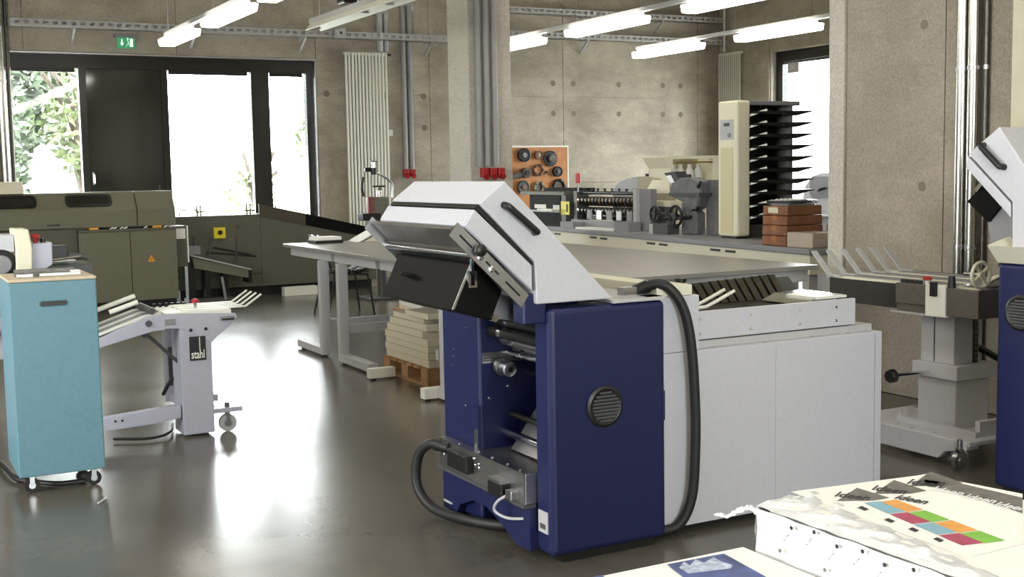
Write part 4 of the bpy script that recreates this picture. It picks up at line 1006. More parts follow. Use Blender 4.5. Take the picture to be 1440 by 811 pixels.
MB().cyl((q7(100, 360)[0], 6.95, q7(100, 360)[1]), (q7(126, 362)[0], 6.95, q7(126, 362)[1]), .018, n=10).build('rod_grip', M_dgrey, LF, smooth=True)
MB().box(.3, 1.12, 6.98, 7.3, q7(0, 388)[1]-.02, q7(0, 376)[1]-.01).build('exit_tray', M_dgrey, LF)
MB().box(q7(76, 372)[0], q7(110, 372)[0], 6.96, 7.2, q7(0, 373)[1], q7(0, 373)[1]+.01).build('tray_lip', M_rad, LF)
for x in (-.2, .5):
    for y in (6.95, 7.3): MB().cyl((x, y, .0), (x, y, .14), .03, n=12).build('foot', M_dgrey, LF)
MB().cyl((-.2, 6.87, .82), (.62, 6.87, .82), .03, n=14).build('roller', M_dsteel, LF, smooth=True)
MB().cyl((-.2, 6.86, .7), (.62, 6.86, .7), .02, n=14).build('roller', M_chrome, LF, smooth=True)
cable = MB().tube([P(-4, 648, 'Z', .015), P(5, 655, 'Z', .03), P(12, 662, 'Z', .03), P(22, 672, 'Z', .02), P(40, 676, 'Z', .015), P(80, 680, 'Z', .015), P(120, 676, 'Z', .015)], .014, n=8)
tag(cable.build('power_cable', M_rubber, smooth=True), 'black power cable curling under the teal box', 'cable')
chip = MB().tube([P(138, 707, 'Z', .012), P(146, 702, 'Z', .008), P(150, 699, 'Z', .012)], .004, n=6)
tag(chip.build('paper_scrap', M_paperw), 'small white paper scrap on the floor by the teal box caster', 'scrap')

# ================================================================== OLIVE BINDING MACHINE
OY = 14.2
OM = thing('binding_machine', 'long olive green binding machine with black hood windows in front of the window wall', 'machine', (2.2, 14.6, 0))
def oq(px, py, y=OY): p = P(px, py, 'Y', y); return (p.x, p.z)
# hood: inclined upper face, vertical lower face
def hoodseg(x0, x1, nm='hood'):
    return MB().prism([(OY, .945), (OY, 1.15), (OY+.16, 1.345), (OY+.6, 1.345), (OY+.6, .945)], 'x', x0, x1).build(nm, M_olive, OM, bevel=.012)
hoodseg(-1.2, 2.80); hoodseg(2.806, 3.235)
MB().box(-1.2, 2.14, OY+.02, OY+.6, .1, .94).build('body', M_olive2, OM)
MB().box(-1.2, 3.22, OY+.06, OY+.58, 0, .1).build('plinth', M_black, OM)
MB().box(2.14, 3.22, OY+.05, OY+.6, .1, .925).build('body', M_olive2, OM)
for x0, x1 in ((2.145, 2.70), (2.706, 3.222)):
    d = MB().box(x0, x1, OY-.05, OY+.05, .1, .9).build('cabinet_door', M_olive, OM, bevel=.005)
MB().box(2.145, 3.222, OY-.06, OY+.05, .9, .925).build('console', M_olive2, OM, bevel=.003)
wq = oq(213, 364, OY-.05)
tr_ = MB().poly([(wq[0]-.045, OY-.052, wq[1]-.03), (wq[0]+.045, OY-.052, wq[1]-.03), (wq[0], OY-.052, wq[1]+.05)]).build('warning_triangle', M_orange, OM)
MB().bar((wq[0]+.008, OY-.0535, wq[1]+.025), (wq[0]-.006, OY-.0535, wq[1]-.02), .002, .01, (0, 1, 0)).build('lightning_mark', M_ink, tr_)
# hood windows lying in the inclined face
e1 = Vector((0, .16, .195)).normalized(); nrm = Vector((0, -.195, .16)).normalized()
def hoodwin(px0, px1):
    x0, x1 = oq(px0, 287, OY+.08)[0], oq(px1, 287, OY+.08)[0]; c = Vector(((x0+x1)/2, OY+.08, 1.2475)) + nrm*.004
    poly = rrect(0, 0, x1-x0, .17, .05); vs = []
    for dd in (0, .012): vs += [c + Vector((p[0], 0, 0)) + e1*p[1] + nrm*dd for p in poly]
    n = len(poly); m = MB(); m._add(vs, [tuple(range(n))[::-1], tuple(range(n, 2*n))] + [(i, (i+1) % n, n+(i+1) % n, n+i) for i in range(n)])
    w_ = m.build('hood_window', M_black, OM)
    poly = rrect(0, 0, x1-x0-.07, .11, .035); vs = [c + Vector((p[0], 0, 0)) + e1*p[1] + nrm*.0135 for p in poly]
    MB().poly(vs).build('window_glazing', mat('dark_gloss_glazing', '#1d1d1a', .06), w_)
hoodwin(-20, 51); hoodwin(92, 157)
MB().box(oq(66, 322)[0], oq(85, 322)[0], OY-.012, OY, .985, 1.0).build('slot', M_black, OM)
MB().prism([(OY+.1, 1.345), (OY+.18, 1.48), (OY+.5, 1.48), (OY+.58, 1.345)], 'x', .4, oq(28, 262)[0]+.05).build('top_hopper', M_cream, OM, bevel=.01)
for px in (131, 220): x = oq(px, 320)[0]; MB().box(x-.05, x+.05, OY-.055, OY-.0, .926, .95).build('indicator', M_orange, OM, bevel=.004)
for i, px in enumerate((156, 161, 170, 176, 204, 232, 240)): x = oq(px, 320)[0]; MB().bar((x-.02, OY-.04, .93), (x+.02, OY-.02, .945), .014, .012).build('toggle', M_rad, OM)
MB().box(3.235, 3.38, OY+.1, OY+.5, .45, .93).build('end_box', M_olive2, OM, bevel=.004)
MB().box(3.24, 3.36, OY+.09, OY+.1, .78, .9).build('notice', M_paper, OM)
MB().box(3.375, 3.39, OY+.08, OY+.1, .5, .93).build('end_strip', M_rad, OM)
for z in (.36, .15): MB().cyl((3.27, OY+.3, z), (3.27, OY+.3, z+.12), .025, n=10).build('cylinder', M_mgrey, OM)
# rear section with yellow switch box, and sloping conveyor
O2 = thing('conveyor_section', 'olive machine section with a yellow switch box and a sloping brown guard', 'machine', (4.6, 15.1, 0))
Y3 = 14.8
MB().box(3.36, 4.41, Y3, Y3+.6, .12, 1.02).build('body', M_olive2, O2, bevel=.006)
MB().prism([(4.412, .12), (4.412, 1.03), (5.95, .68), (5.95, .12)], 'y', Y3, Y3+.5).build('sloping_body', M_olive2, O2, bevel=.004)
MB().prism([(4.40, 1.0), (4.40, 1.145), (5.0, 1.01), (5.0, .865)], 'y', Y3-.01, Y3+.006).build('guard', mat('brown_guard', '#4a4238', .35), O2)
MB().prism([(5.003, .864), (5.003, 1.009), (5.95, .785), (5.95, .65)], 'y', Y3-.01, Y3+.006).build('guard', M_blackm, O2)
MB().box(3.4, 5.9, Y3+.06, Y3+.5, 0, .12).build('plinth', M_black, O2)
MB().box(3.36, 4.41, Y3-.004, Y3, .28, .286).build('seam', M_black, O2)
yb = MB().box(3.815, 3.955, Y3-.06, Y3, .74, .875).build('switch_box', M_yellow, O2, bevel=.006)
MB().cyl((3.885, Y3-.06, .815), (3.885, Y3-.08, .815), .028, n=14).build('switch_button', M_black, yb)
q = oq(334, 318, Y3); MB().cyl((q[0], Y3, q[1]), (q[0], Y3-.02, q[1]), .022, n=12).build('knob', M_dgrey, O2)
for px in (277, 282, 347, 352): x = oq(px, 296, Y3+.1)[0]; MB().cyl((x, Y3+.1, 1.02), (x, Y3+.1, 1.15), .01, n=8).build('guide_pin', M_black, O2)
for px in (279, 350): x = oq(px, 300, Y3+.1)[0]; MB().cyl((x-.06, Y3+.1, 1.07), (x+.08, Y3+.1, 1.07), .008, n=8).build('pin_bar', M_black, O2)
MB().tube([(3.46, Y3+.2, 1.03), (3.5, Y3+.2, 1.09), (3.66, Y3+.2, 1.09), (3.7, Y3+.2, 1.05)], .008, n=6).build('wire_guide', M_dgrey, O2)
# outfeed chute in front
OC = thing('outfeed_chute', 'tilted olive outfeed chute with dark rods beside the olive cabinet doors', 'machine', (3.8, 14.55, 0))
c0, c1 = oq(270, 362, 14.45), oq(349, 378, 14.45)
MB().prism([(c0[0], c0[1]), (c1[0], c1[1]), (c1[0], c1[1]-.11), (c0[0]+.02, c0[1]-.13)], 'y', 14.44, 14.46).build('chute_side', M_olive, OC, bevel=.003)
MB().prism([(c0[0]-.02, c0[1]+.035), (c1[0]+.03, c1[1]+.004), (c1[0]+.03, c1[1]-.012), (c0[0]-.02, c0[1]+.02)], 'y', 14.42, 14.72).build('chute_bed', M_grey, OC)
MB().box(c1[0], c1[0]+.04, 14.44, 14.7, c1[1]-.17, c1[1]-.02).build('end_stop', M_black, OC)
MB().box(3.42, 3.5, 14.5, 14.66, .03, .50).build('stand', M_black, OC)
MB().box(3.62, 3.68, 14.5, 14.66, .03, .42).build('stand', M_black, OC); MB().box(3.84, 3.9, 14.5, 14.66, .03, .40).build('stand', M_black, OC)
MB().box(3.41, 3.95, 14.46, 14.7, 0, .04).build('stand_foot', M_dgrey, OC)
q = oq(313, 400, 14.43); MB().bar((q[0]-.01, 14.42, .30), (q[0]+.03, 14.42, .02), .02, .03).build('prop', M_mgrey, OC)
MB().box(3.42, 3.58, 14.5, 14.62, c0[1]+.03, c0[1]+.13).build('motor', M_mgrey, OC, bevel=.004)
for a, b in (((333, 330), (332, 370)), ((297, 335), (294, 362)), ((272, 332), (272, 352)), ((290, 355), (360, 360)), ((300, 348), (352, 358))):
    p0, p1 = oq(*a, 14.6), oq(*b, 14.6); MB().cyl((p0[0], 14.6, p0[1]), (p1[0], 14.6, p1[1]), .012, n=8).build('rod', M_black, OC)
tag(MB().box(4.60, 5.03, 14.5, 14.62, 0, .11).build('white_cuboid', M_rad, bevel=.004), 'low white plank lying on the floor under the sloping conveyor', 'cuboid')  # plain low white box on the floor

# ================================================================== LARGE WORK TABLES
def work_table(label, y0, y1, frames, x0=3.27, x1=5.12, z=.9, inset=.02):
    t = thing('work_table', label, 'table', ((x0+x1)/2, (y0+y1)/2, 0), 'grey work tables pushed together')
    MB().box(x0, x1, y0+.003, y1-.003, z-.028, z).build('table_top', M_top, t, bevel=.003)
    MB().box(x0+.06, x0+.09, y0+.04, y1-.04, z-.1, z-.028).build('apron', M_grey, t); MB().box(x1-.09, x1-.06, y0+.04, y1-.04, z-.1, z-.028).build('apron', M_grey, t)
    MB().box(x0+.09, x1-.09, y0+.04, y0+.07, z-.1, z-.028).build('apron', M_grey, t); MB().box(x0+.09, x1-.09, y1-.07, y1-.04, z-.1, z-.028).build('apron', M_grey, t)
    for xs in (x0+inset, x1-.1):
        for py, f0, f1 in frames:
            MB().box(xs, xs+.08, py-.03, py+.03, .08, z-.1).build('leg', M_grey, t, bevel=.003)
            MB().box(xs, xs+.08, f0, f1, .02, .08).build('foot', M_grey, t, bevel=.003)
            for fy in (f0+.06, f1-.06): MB().cyl((xs+.04, fy, 0), (xs+.04, fy, .02), .025, n=10).build('levelling_pad', M_black, t)
    for py, f0, f1 in frames:
        MB().box(x0+.1, x1-.1, py-.02, py+.02, .24, .31).build('stretcher', M_grey, t)
    return t
work_table('grey work table with open foot pointing to the chair and window wall', 9.22, 10.32, [(9.45, 9.42, 10.06)])
work_table('grey work table between the pallet of cut paper and the chair', 8.26, 9.22, [(9.02, 8.40, 9.05)])
work_table('grey work table standing over the pallet of cut paper', 7.28, 8.26, [(7.34, 7.3, 7.42)], inset=.95)
work_table('grey work table right behind the white folding machine feeder', 5.56, 7.28, [(5.75, 5.6, 6.2), (7.1, 6.6, 7.2)])
# loose feet beams
for yb_, x1_, lab in ((8.18, 3.40, 'short white floor beam left of the cut paper pallet'), (7.22, 3.62, 'short white floor beam in front of the cut paper pallet')):
    q = thing('floor_beam', lab, 'beam', (3.3, yb_, 0))
    MB().box(3.2, x1_, yb_-.04, yb_+.03, .015, .085).build('beam', M_rad, q, bevel=.003)
    MB().cyl((3.24, yb_, 0), (3.24, yb_, .015), .02, n=8).build('pad', M_black, q)

# pallet with cut paper
def pallet(label, x0, x1, y0, y1):
    t = thing('pallet', label, 'pallet', ((x0+x1)/2, (y0+y1)/2, 0))
    for i in range(3):
        for j in range(3):
            x = x0 + (x1-x0-.1)*i/2; y = y0 + (y1-y0-.12)*j/2
            MB().box(x, x+.1, y, y+.12, .02, .11).build('block', M_wood, t, bevel=.003)
        MB().box(x, x+.1, y0, y1, 0, .02).build('runner', M_wood, t)
    n = 6
    for j in range(n):
        y = y0 + (y1-y0-.11)*j/(n-1); MB().box(x0, x1, y, y+.11, .11, .13).build('deck_plank', M_wood, t, bevel=.002)
    return t
pallet('wooden pallet under the stacked cream cut paper', 3.44, 4.15, 7.66, 8.47)
cp_ = thing('cut_paper_stack', 'stack of cream cut paper layers on the pallet beside the blue machine', 'paper stack', (3.8, 8.0, .13))
z = .1305
for i, (h, xa, ya, yb_) in enumerate(((.055, 3.46, 7.68, 8.45), (.05, 3.455, 7.68, 8.46), (.045, 3.46, 7.685, 8.455), (.05, 3.455, 7.68, 8.46), (.05, 3.47, 7.8, 8.45), (.05, 3.48, 7.76, 8.42), (.04, 3.50, 7.84, 8.40))):
    MB().box(xa, 4.1, ya, yb_, z, z+h-.002).build('paper_layer', M_cutpaper, cp_, bevel=.003); z += h
MB().box(3.47, 3.9, 7.7, 8.1, z, z+.04).build('paper_layer', M_cutpaper, cp_, bevel=.003)
# second pallet with upright boards, far below the tables
pallet('wooden pallet with upright white boards under the far table end', 4.75, 5.5, 10.7, 11.4)
for i in range(4):
    x = 4.80 + i*.13; q = thing('upright_board', 'white upright board standing on the far pallet under the table', 'board', (x, 11, .13), 'upright boards on the far pallet')
    MB().box(x, x+.09, 10.75, 11.35, .1305, .42-.02*(i % 2)).build('board', M_cutpaper, q, bevel=.002); MB().box(x-.001, x+.001, 10.8, 11.3, .17, .2).build('band', M_paperw, q)
pallet('wooden pallet with a loose sheet pile under the tables', 4.2, 4.8, 8.4, 8.95)
sh = thing('sheet_pile', 'white loose sheets on the low pallet under the tables', 'paper stack', (4.5, 8.7, .13))
MB().box(4.22, 4.7, 8.42, 8.92, .1305, .2).build('ream', M_cutpaper, sh); MB().obox((4.4, 8.65, .235), (.46, .36, .006), .2, 0, -.12).build('loose_sheet', M_paperw, sh)
# papers on table
bk_ = thing('book_pile', 'dark folder with white papers on the far work table', 'papers', (3.75, 10.15, .9))
kx0, kx1 = P(438, 333, 'Y', 10.17).x, P(476, 333, 'Y', 10.17).x
MB().box(kx0, kx1, 10.05, 10.29, .901, .925).build('folder', M_black, bk_, bevel=.003); MB().obox(((kx0+kx1)/2, 10.17, .94), (.22, .2, .028), .1).build('ream', M_paper, bk_)
q0 = P(516, 334, 'Z', .9)
ls = thing('leaning_sheets', 'bright white sheets propped up on the far work table', 'papers', (4.1, 10.1, .9))
lx0, lx1 = P(496, 330, 'Y', 10.12).x, P(531, 330, 'Y', 10.12).x
MB().prism([(lx0, .902), (lx1, 1.02), (lx1+.005, 1.01), (lx0+.02, .901)], 'y', 10.0, 10.25).build('sheet', M_paperw, ls)
MB().prism([(lx0+.06, .902), (lx1+.01, .99), (lx1+.03, .902)], 'y', 10.02, 10.23).build('support', M_cutpaper, ls)

# chair behind the tables, facing +X
CH = thing('chair', 'black stacking chair with tubular legs behind the work tables', 'chair', (4.55, 12.25, 0))
CX, CY = 4.55, 12.25
st_ = MB()
n = 8; g = [[(CX-.21+.42*i/n, CY-.2+.4*j/n, .465 + .02*((i/n-.5)**2*4) - .012*math.cos(PI*(j/n-.5)) + (.012 if i == 0 else 0)) for j in range(n+1)] for i in range(n+1)]
for i in range(n):
    for j in range(n): st_.quad(g[i][j], g[i+1][j], g[i+1][j+1], g[i][j+1])
so = st_.build('seat', M_black, CH, smooth=True); so.modifiers.new('solid', 'SOLIDIFY').thickness = .02
bb = MB()
for i in range(n):
    for j in range(4):
        f = lambda i, j: (CX-.24-.06*j/4 - .02*math.cos(PI*(i/n-.5)), CY-.2+.4*i/n, .66+.2*j/4)
        bb.quad(f(i, j), f(i+1, j), f(i+1, j+1), f(i, j+1))
bo = bb.build('backrest', M_black, CH, smooth=True); bo.modifiers.new('solid', 'SOLIDIFY').thickness = .018
for s_ in (-1, 1):
    y = CY + s_*.19
    MB().tube([(CX+.25, y+s_*.03, 0), (CX+.2, y, .4), (CX+.17, y, .435), (CX, y, .44), (CX-.17, y, .44)], .012, n=8).build('leg', M_black, CH, smooth=True)
    MB().tube([(CX-.27, y+s_*.03, 0), (CX-.18, y, .42), (CX-.21, y, .5), (CX-.25, y, .66), (CX-.29, y, .8)], .012, n=8).build('leg', M_black, CH, smooth=True)

# ================================================================== STITCHING HEAD BY THE RADIATOR
DY = 13.5
DR = thing('wire_stitcher', 'dark upright stitching head with curved arm in front of the tall radiator', 'machine', (5.5, DY, 0))
def dq(px, py): p = P(px, py, 'Y', DY); return Vector((p.x, DY, p.z))
MB().cyl((5.5, DY, .03), (5.5, DY, 1.0), .06, n=16).build('pedestal', M_dgrey, DR, smooth=True)
MB().box(5.25, 5.75, DY-.22, DY+.25, 0, .03).build('foot', M_dgrey, DR, bevel=.006)
a, b = dq(517, 277), dq(545, 318)
MB().box(a.x, b.x, DY-.1, DY+.1, b.z-.06, a.z).build('head_casting', mat('grey_green_cast', '#6d6c62', .45, nscale=20, namt=.15), DR, bevel=.03, seg=3)
a, b = dq(512, 277), dq(521, 300)
w_ = MB().box(a.x, b.x, DY-.13, DY-.06, b.z, a.z).build('wire_unit', mat('dull_red', '#7a4540', .45), DR, bevel=.008)
a, b = dq(505, 300), dq(530, 307)
MB().box(a.x, b.x, DY-.12, DY+.05, b.z-.02, a.z).build('clincher', M_black, DR, bevel=.006)
MB().tube([dq(511, 276), dq(509, 265), dq(509.5, 255), dq(511, 249)], .017, n=10).build('lever', M_black, DR, smooth=True)
MB().tube([dq(529, 243), dq(538, 247), dq(548, 254), dq(552, 261), dq(552, 278)], .014, n=10).build('curved_arm', M_steel, DR, smooth=True)
c = dq(525, 236); MB().cyl(c - Vector((0, 0, .08)), c + Vector((0, 0, .0)), .04, n=14).build('spool_holder', M_black, DR, smooth=True)
MB().cyl(c, c + Vector((0, 0, .07)), .022, n=12).build('spool', M_chrome, DR, smooth=True)
MB().box(c.x-.045, c.x+.04, DY-.04, DY+.04, c.z+.07, c.z+.082).build('spool_cap', M_black, DR)
for dx in (-.035, .035): MB().cyl((c.x+dx, DY, c.z-.04), (c.x+dx, DY, c.z+.07), .007, n=6).build('spool_pin', M_dsteel, DR)
c2 = dq(517, 238.5); MB().cyl(c2 - Vector((.04, 0, 0)), c2 + Vector((.04, 0, 0)), .026, n=12).build('tension_knob', M_black, DR, smooth=True)
c = dq(533, 262); MB().cyl(c + Vector((0, 0, -.17)), c, .018, n=10).build('spindle', M_dsteel, DR, smooth=True)
MB().box(c.x-.08, c.x+.08, DY-.012, DY+.012, c.z-.008, c.z+.012).build('t_handle', M_black, DR, bevel=.005)
MB().cyl(c + Vector((0, 0, -.12)), c + Vector((0, 0, -.05)), .03, n=12).build('spindle_collar', M_chrome, DR, smooth=True)

# ================================================================== LONG BENCH AND THE MACHINES ON IT
BA = math.atan2(7.06-6.52, 12.05-7.35)          # slight turn of the bench
BN = thing('long_bench', 'long grey bench with slotted front running behind the work tables', 'bench', (0, 0, 0))
bz = .85
MB().box(0, 1.15, 0, 6.2, bz-.045, bz).build('bench_top', M_mgrey, BN, bevel=.006)
MB().box(.03, .05, .03, 6.1, bz-.2, bz-.045).build('front_apron', M_cream, BN)
MB().box(.05, 1.1, .03, .05, bz-.2, bz-.045).build('end_apron', M_cream, BN)
for y in (1.1, 1.35, 2.3, 2.55, 3.6, 3.85, 4.8):
    MB().box(.024, .03, y, y+.16, bz-.09, bz-.07).build('slot', M_black, BN)
for x in (.1, 1.05):
    for y in (.12, 2.1, 4.1, 6.0): MB().box(x-.04, x+.04, y-.04, y+.04, 0, bz-.045).build('leg', M_grey, BN)
BN.location = (6.50, 7.18, 0); BN.rotation_euler = (0, 0, -BA)
def bq(px, py, X=7.15): return P(px, py, 'X', X)
def byz(px, py, X=7.15): p = P(px, py, 'X', X); return (p.y, p.z)

# --- tall tray tower
TW = thing('collator_tower', 'tall cream collating tower with a column of black trays', 'machine', (7.2, 8.7, bz))
tx = 7.0; p0, p1 = bq(1010, 335, tx), bq(1007, 142, tx)
ty1, ty0 = bq(1009, 240, tx).y, bq(1036, 240, tx).y
MB().box(tx, tx+.16, ty0, ty1, bz+.02, 2.1).build('front_post', M_ivory, TW, bevel=.025, seg=3)
MB().box(tx-.004, tx+.003, ty0+.04, ty1-.04, 1.75, 1.93).build('control_panel', M_grey, TW, bevel=.003)
MB().box(tx-.008, tx-.004, ty0+.1, ty1-.1, 1.87, 1.90).build('display', M_black, TW)
MB().cyl((tx-.004, ty0+.1, 1.79), (tx-.014, ty0+.1, 1.79), .02, n=14).build('dial', M_mgrey, TW, smooth=True)
MB().box(tx-.006, tx+.002, ty0+.05, ty1-.05, .9, 1.68).build('front_cover', M_beige, TW, bevel=.004)
MB().box(tx+.02, tx+.14, ty0+.03, ty1-.03, bz, bz+.02).build('foot', M_black, TW)
bx0, bx1 = tx+.16, tx+.80; yy0, yy1 = ty0+.06, ty1+.1
MB().box(bx0, bx1, yy1-.03, yy1, bz+.02, 2.09).build('back_panel', M_dgrey, TW)
MB().box(bx0, bx1, yy0, yy1, 2.06, 2.1).build('top_cover', M_mgrey, TW, bevel=.006)
MB().box(bx1-.05, bx1, yy0+.1, yy1-.03, bz+.02, 2.06).build('rear_post', M_grey, TW, bevel=.004)
MB().box(bx0, bx1, yy0, yy1-.03, bz+.0, bz+.12).build('base_unit', M_dgrey, TW)
MB().box(bx0, bx0+.02, yy0, yy1-.03, bz+.12, 2.06).build('inner_cheek', M_black, TW)
for i in range(10):
    z = 1.99 - i*.1035
    t_ = MB().prism([(bx0+.02, z-.012), (bx1-.18, z-.03), (bx1+.03, z+.012), (bx1+.03, z+.02), (bx0+.02, z+.006)], 'y', yy0-.16, yy1-.04).build('tray', M_black, TW)
    MB().bar((tx+.165, yy0-.02, z-.03), (tx+.165+.11, yy0-.15, z+.02), .03, .02).build('tray_lever', M_rad, t_)
    MB().cyl((bx0+.3, yy0-.17, z-.02), (bx0+.3, yy0-.155, z-.02), .016, n=10).build('tray_roller', M_dsteel, t_)

# --- brown cartons, film bundle and grey carton at the bench end
def carton(label, x0, x1, y0, y1, z0, z1, m, tape=None, group=None):
    t = thing('carton', label, 'box', ((x0+x1)/2, (y0+y1)/2, z0), group)
    b = MB().box(x0, x1, y0, y1, z0, z1).build('carton_body', m, t, bevel=.008)
    MB().box(x0+.0, x1, (y0+y1)/2-.03, (y0+y1)/2+.03, z1, z1+.0015).build('tape', tape or M_cardtape, t)
    MB().box(x0-.0015, x0, (y0+y1)/2-.03, (y0+y1)/2+.03, z0+(z1-z0)*.5, z1).build('tape', tape or M_cardtape, t)
    return t
cA, cB = P(1070, 343, 'Z', bz), P(1100, 347, 'Z', bz)
x0, x1, y0, y1 = 6.60, 7.0, 7.56, 7.86
zz = bz
for i, h in enumerate((.085, .085, .08, .08)):
    q = carton(['lowest flat brown carton of the pile at the bench end', 'second lowest flat brown carton at the bench end', 'flat brown carton just under the labelled one', 'topmost flat brown carton with a pale label under the film bundle'][i], x0+.004*i, x1-.006*i, y0, y1, zz+.002, zz+h-.002, M_card); zz += h
MB().box(x0+.01, x0+.0125, y0+.05+.06, y0+.05+.18, zz-.06, zz-.015).build('label', M_cutpaper, q)
fb = thing('film_bundle', 'crumpled clear film bundle on the brown cartons', 'plastic film', (6.85, 7.68, zz))
for k in range(3):
    m = MB(); nu, nv = 14, 8; o_ = .02*k
    g = [[(x0+.05+.34*i/nu, y0+.03+.26*j/nv, zz+.012+.012*k+.02*abs(math.sin(i*1.7+k*2)*math.cos(j*2.1+k))*math.sin(PI*i/nu)**.5) for j in range(nv+1)] for i in range(nu+1)]
    for i in range(nu):
        for j in range(nv): m.quad(g[i][j], g[i+1][j], g[i+1][j+1], g[i][j+1])
    m.build('film_layer', (M_film, M_mgrey, M_film)[k], fb)
MB().box(x0+.06, x1-.06, y0+.04, y1-.04, zz+.0005, zz+.01).build('film_base', M_mgrey, fb)
carton('grey cardboard carton lying in front of the brown cartons', 6.60, 6.90, 7.25, 7.55, bz, bz+.12, M_boxg, M_boxg)
carton('low brown carton behind the grey carton, against the wall end', 7.02, 7.3, 7.30, 7.55, bz, bz+.17, M_card)

# --- roller perforating unit
M_brown_s = mat('bronze_steel', '#6f5d44', .4, 1)
RU = thing('roller_unit', 'row of slotted steel rollers between end frames on the bench', 'machine', (7.3, 10.7, bz))
rx = 7.3
def rq(px, py, X=rx): p = P(px, py, 'X', X); return (p.y, p.z)
ya, yb2 = rq(908, 300)[0], rq(818, 300)[0]
e0, e1_ = rq(906, 300)[0], rq(926, 300)[0]
MB().box(rx-.1, rx-.02, e1_, e0, bz, 1.29).build('end_frame', M_mgrey, RU, bevel=.004)
MB().box(rx-.14, rx-.1, e0-.06, e0, bz, 1.29).build('end_post', M_grey, RU)
MB().box(rx-.06, rx+.1, yb2, yb2+.08, bz, 1.26).build('end_frame', M_dgrey, RU, bevel=.004)
for z, x, r, mt in ((1.24, 0, .018, M_black), (1.16, -.03, .03, M_alu), (1.12, .06, .03, M_dsteel), (1.05, -.04, .026, M_alu), (1.02, .05, .03, M_dsteel), (.96, .03, .02, M_dsteel)):
    MB().cyl((rx+x, e0, z), (rx+x, yb2, z), r, n=14).build('roller', mt, RU, smooth=True)
for i in range(17):
    y = e0 + (yb2-e0)*(i+.6)/17.5
    ds = MB().cyl((rx-.03, y-.007, 1.15), (rx-.03, y+.007, 1.15), .05, n=18).build('roller_disc', M_brown_s if i % 3 == 1 else M_dsteel, RU, smooth=True)
    MB().cyl((rx-.04, y-.012, 1.04), (rx-.04, y+.012, 1.04), .045, n=16).build('roller_disc', M_dsteel, RU, smooth=True)
    if i % 2 == 0:
        MB().cyl((rx, y, 1.25), (rx, y, 1.285), .01, n=8).cyl((rx, y, 1.275), (rx, y, 1.29), .018, n=8).build('thumb_screw', M_black, RU)
MB().box(rx-.14, rx-.08, e0-.02, yb2, bz, bz+.09).build('base_rail', M_mgrey, RU)
MB().box(rx-.3, rx-.15, e0+.15, yb2-.35, bz, bz+.02).build('exit_sheet', M_paper, RU)
MB().box(rx-.3, rx-.14, e0-.14, e0+.12, bz, bz+.1).build('foot_block', M_mgrey, RU)
MB().box(rx-.3, rx-.14, yb2-.3, yb2-.02, bz, bz+.07).build('foot_block', M_mgrey, RU)
for i in range(5):
    y = e0+.1+i*.2; MB().box(rx-.09, rx-.07, y, y+.1, bz+.1, bz+.2).build('guide_plate', M_alu if i % 2 else M_mgrey, RU)

# --- left feeder electronics with the yellow notice and red beacon
M_matte = mat('matte_dark', '#20211f', .7, spec=.15)
FE = thing('feeder_unit', 'dark feeder unit with a yellow notice left of the rollers on the bench', 'machine', (7.25, 12.3, bz))
fx = 7.2
y0_, y1_ = rq(813, 300, fx)[0]+.27, rq(745, 300, fx)[0]
MB().box(fx, fx+.35, y0_+.1, y1_, bz, bz+.16).build('lower_case', M_matte, FE, bevel=.004)
MB().box(fx-.02, fx+.35, y0_+.12, y1_, bz+.16, bz+.18).build('shelf', M_grey, FE)
MB().box(fx, fx+.35, y0_+.12, y1_, bz+.18, bz+.36).build('case', M_matte, FE, bevel=.004)
a, b = rq(789, 283, fx), rq(801, 302, fx)
nt_ = MB().box(fx-.003, fx, b[0], a[0], b[1], a[1]).build('yellow_notice', M_yellow, FE); MB().box(fx-.004, fx-.003, b[0]+.03, b[0]+.07, b[1]+.03, a[1]-.03).build('notice_print', M_ink, nt_)
a, b = rq(778, 288, fx), rq(787, 298, fx); MB().box(fx-.003, fx, b[0], a[0], b[1], a[1]).build('grey_label', M_grey, FE)
a, b = rq(752, 287, fx), rq(768, 293, fx); MB().box(fx-.003, fx, b[0], a[0], b[1], a[1]).build('print_strip', M_paper, FE)
MB().box(fx-.02, fx+.4, y0_, y1_+.2, bz+.36, bz+.4).build('top_plate', M_olive2, FE, bevel=.004)
MB().box(fx+.2, fx+.4, y0_-.0, y1_, bz+.4, bz+.44).build('top_rail', M_matte, FE)
MB().box(fx+.0, fx+.1, y0_, y0_+.1, bz, bz+.36).build('end_plate', M_dgrey, FE)
q = P(813, 275, 'X', fx+.04); bc = MB().cyl((fx+.04, q.y, bz+.4), (fx+.04, q.y, bz+.5), .01, n=8).build('beacon_stem', M_steel, FE)
MB().lathe([(.03, bz+.5), (.032, bz+.52), (.03, bz+.6), (.015, bz+.615)], (fx+.04, q.y, 0), 'z', 14).build('beacon', mat('beacon_red', '#c2454c', .3), bc, smooth=True)
MB().box(fx-.1, fx+.1, y0_+.15, y0_+.5, bz+.181, bz+.2).build('paper', M_rad, FE)

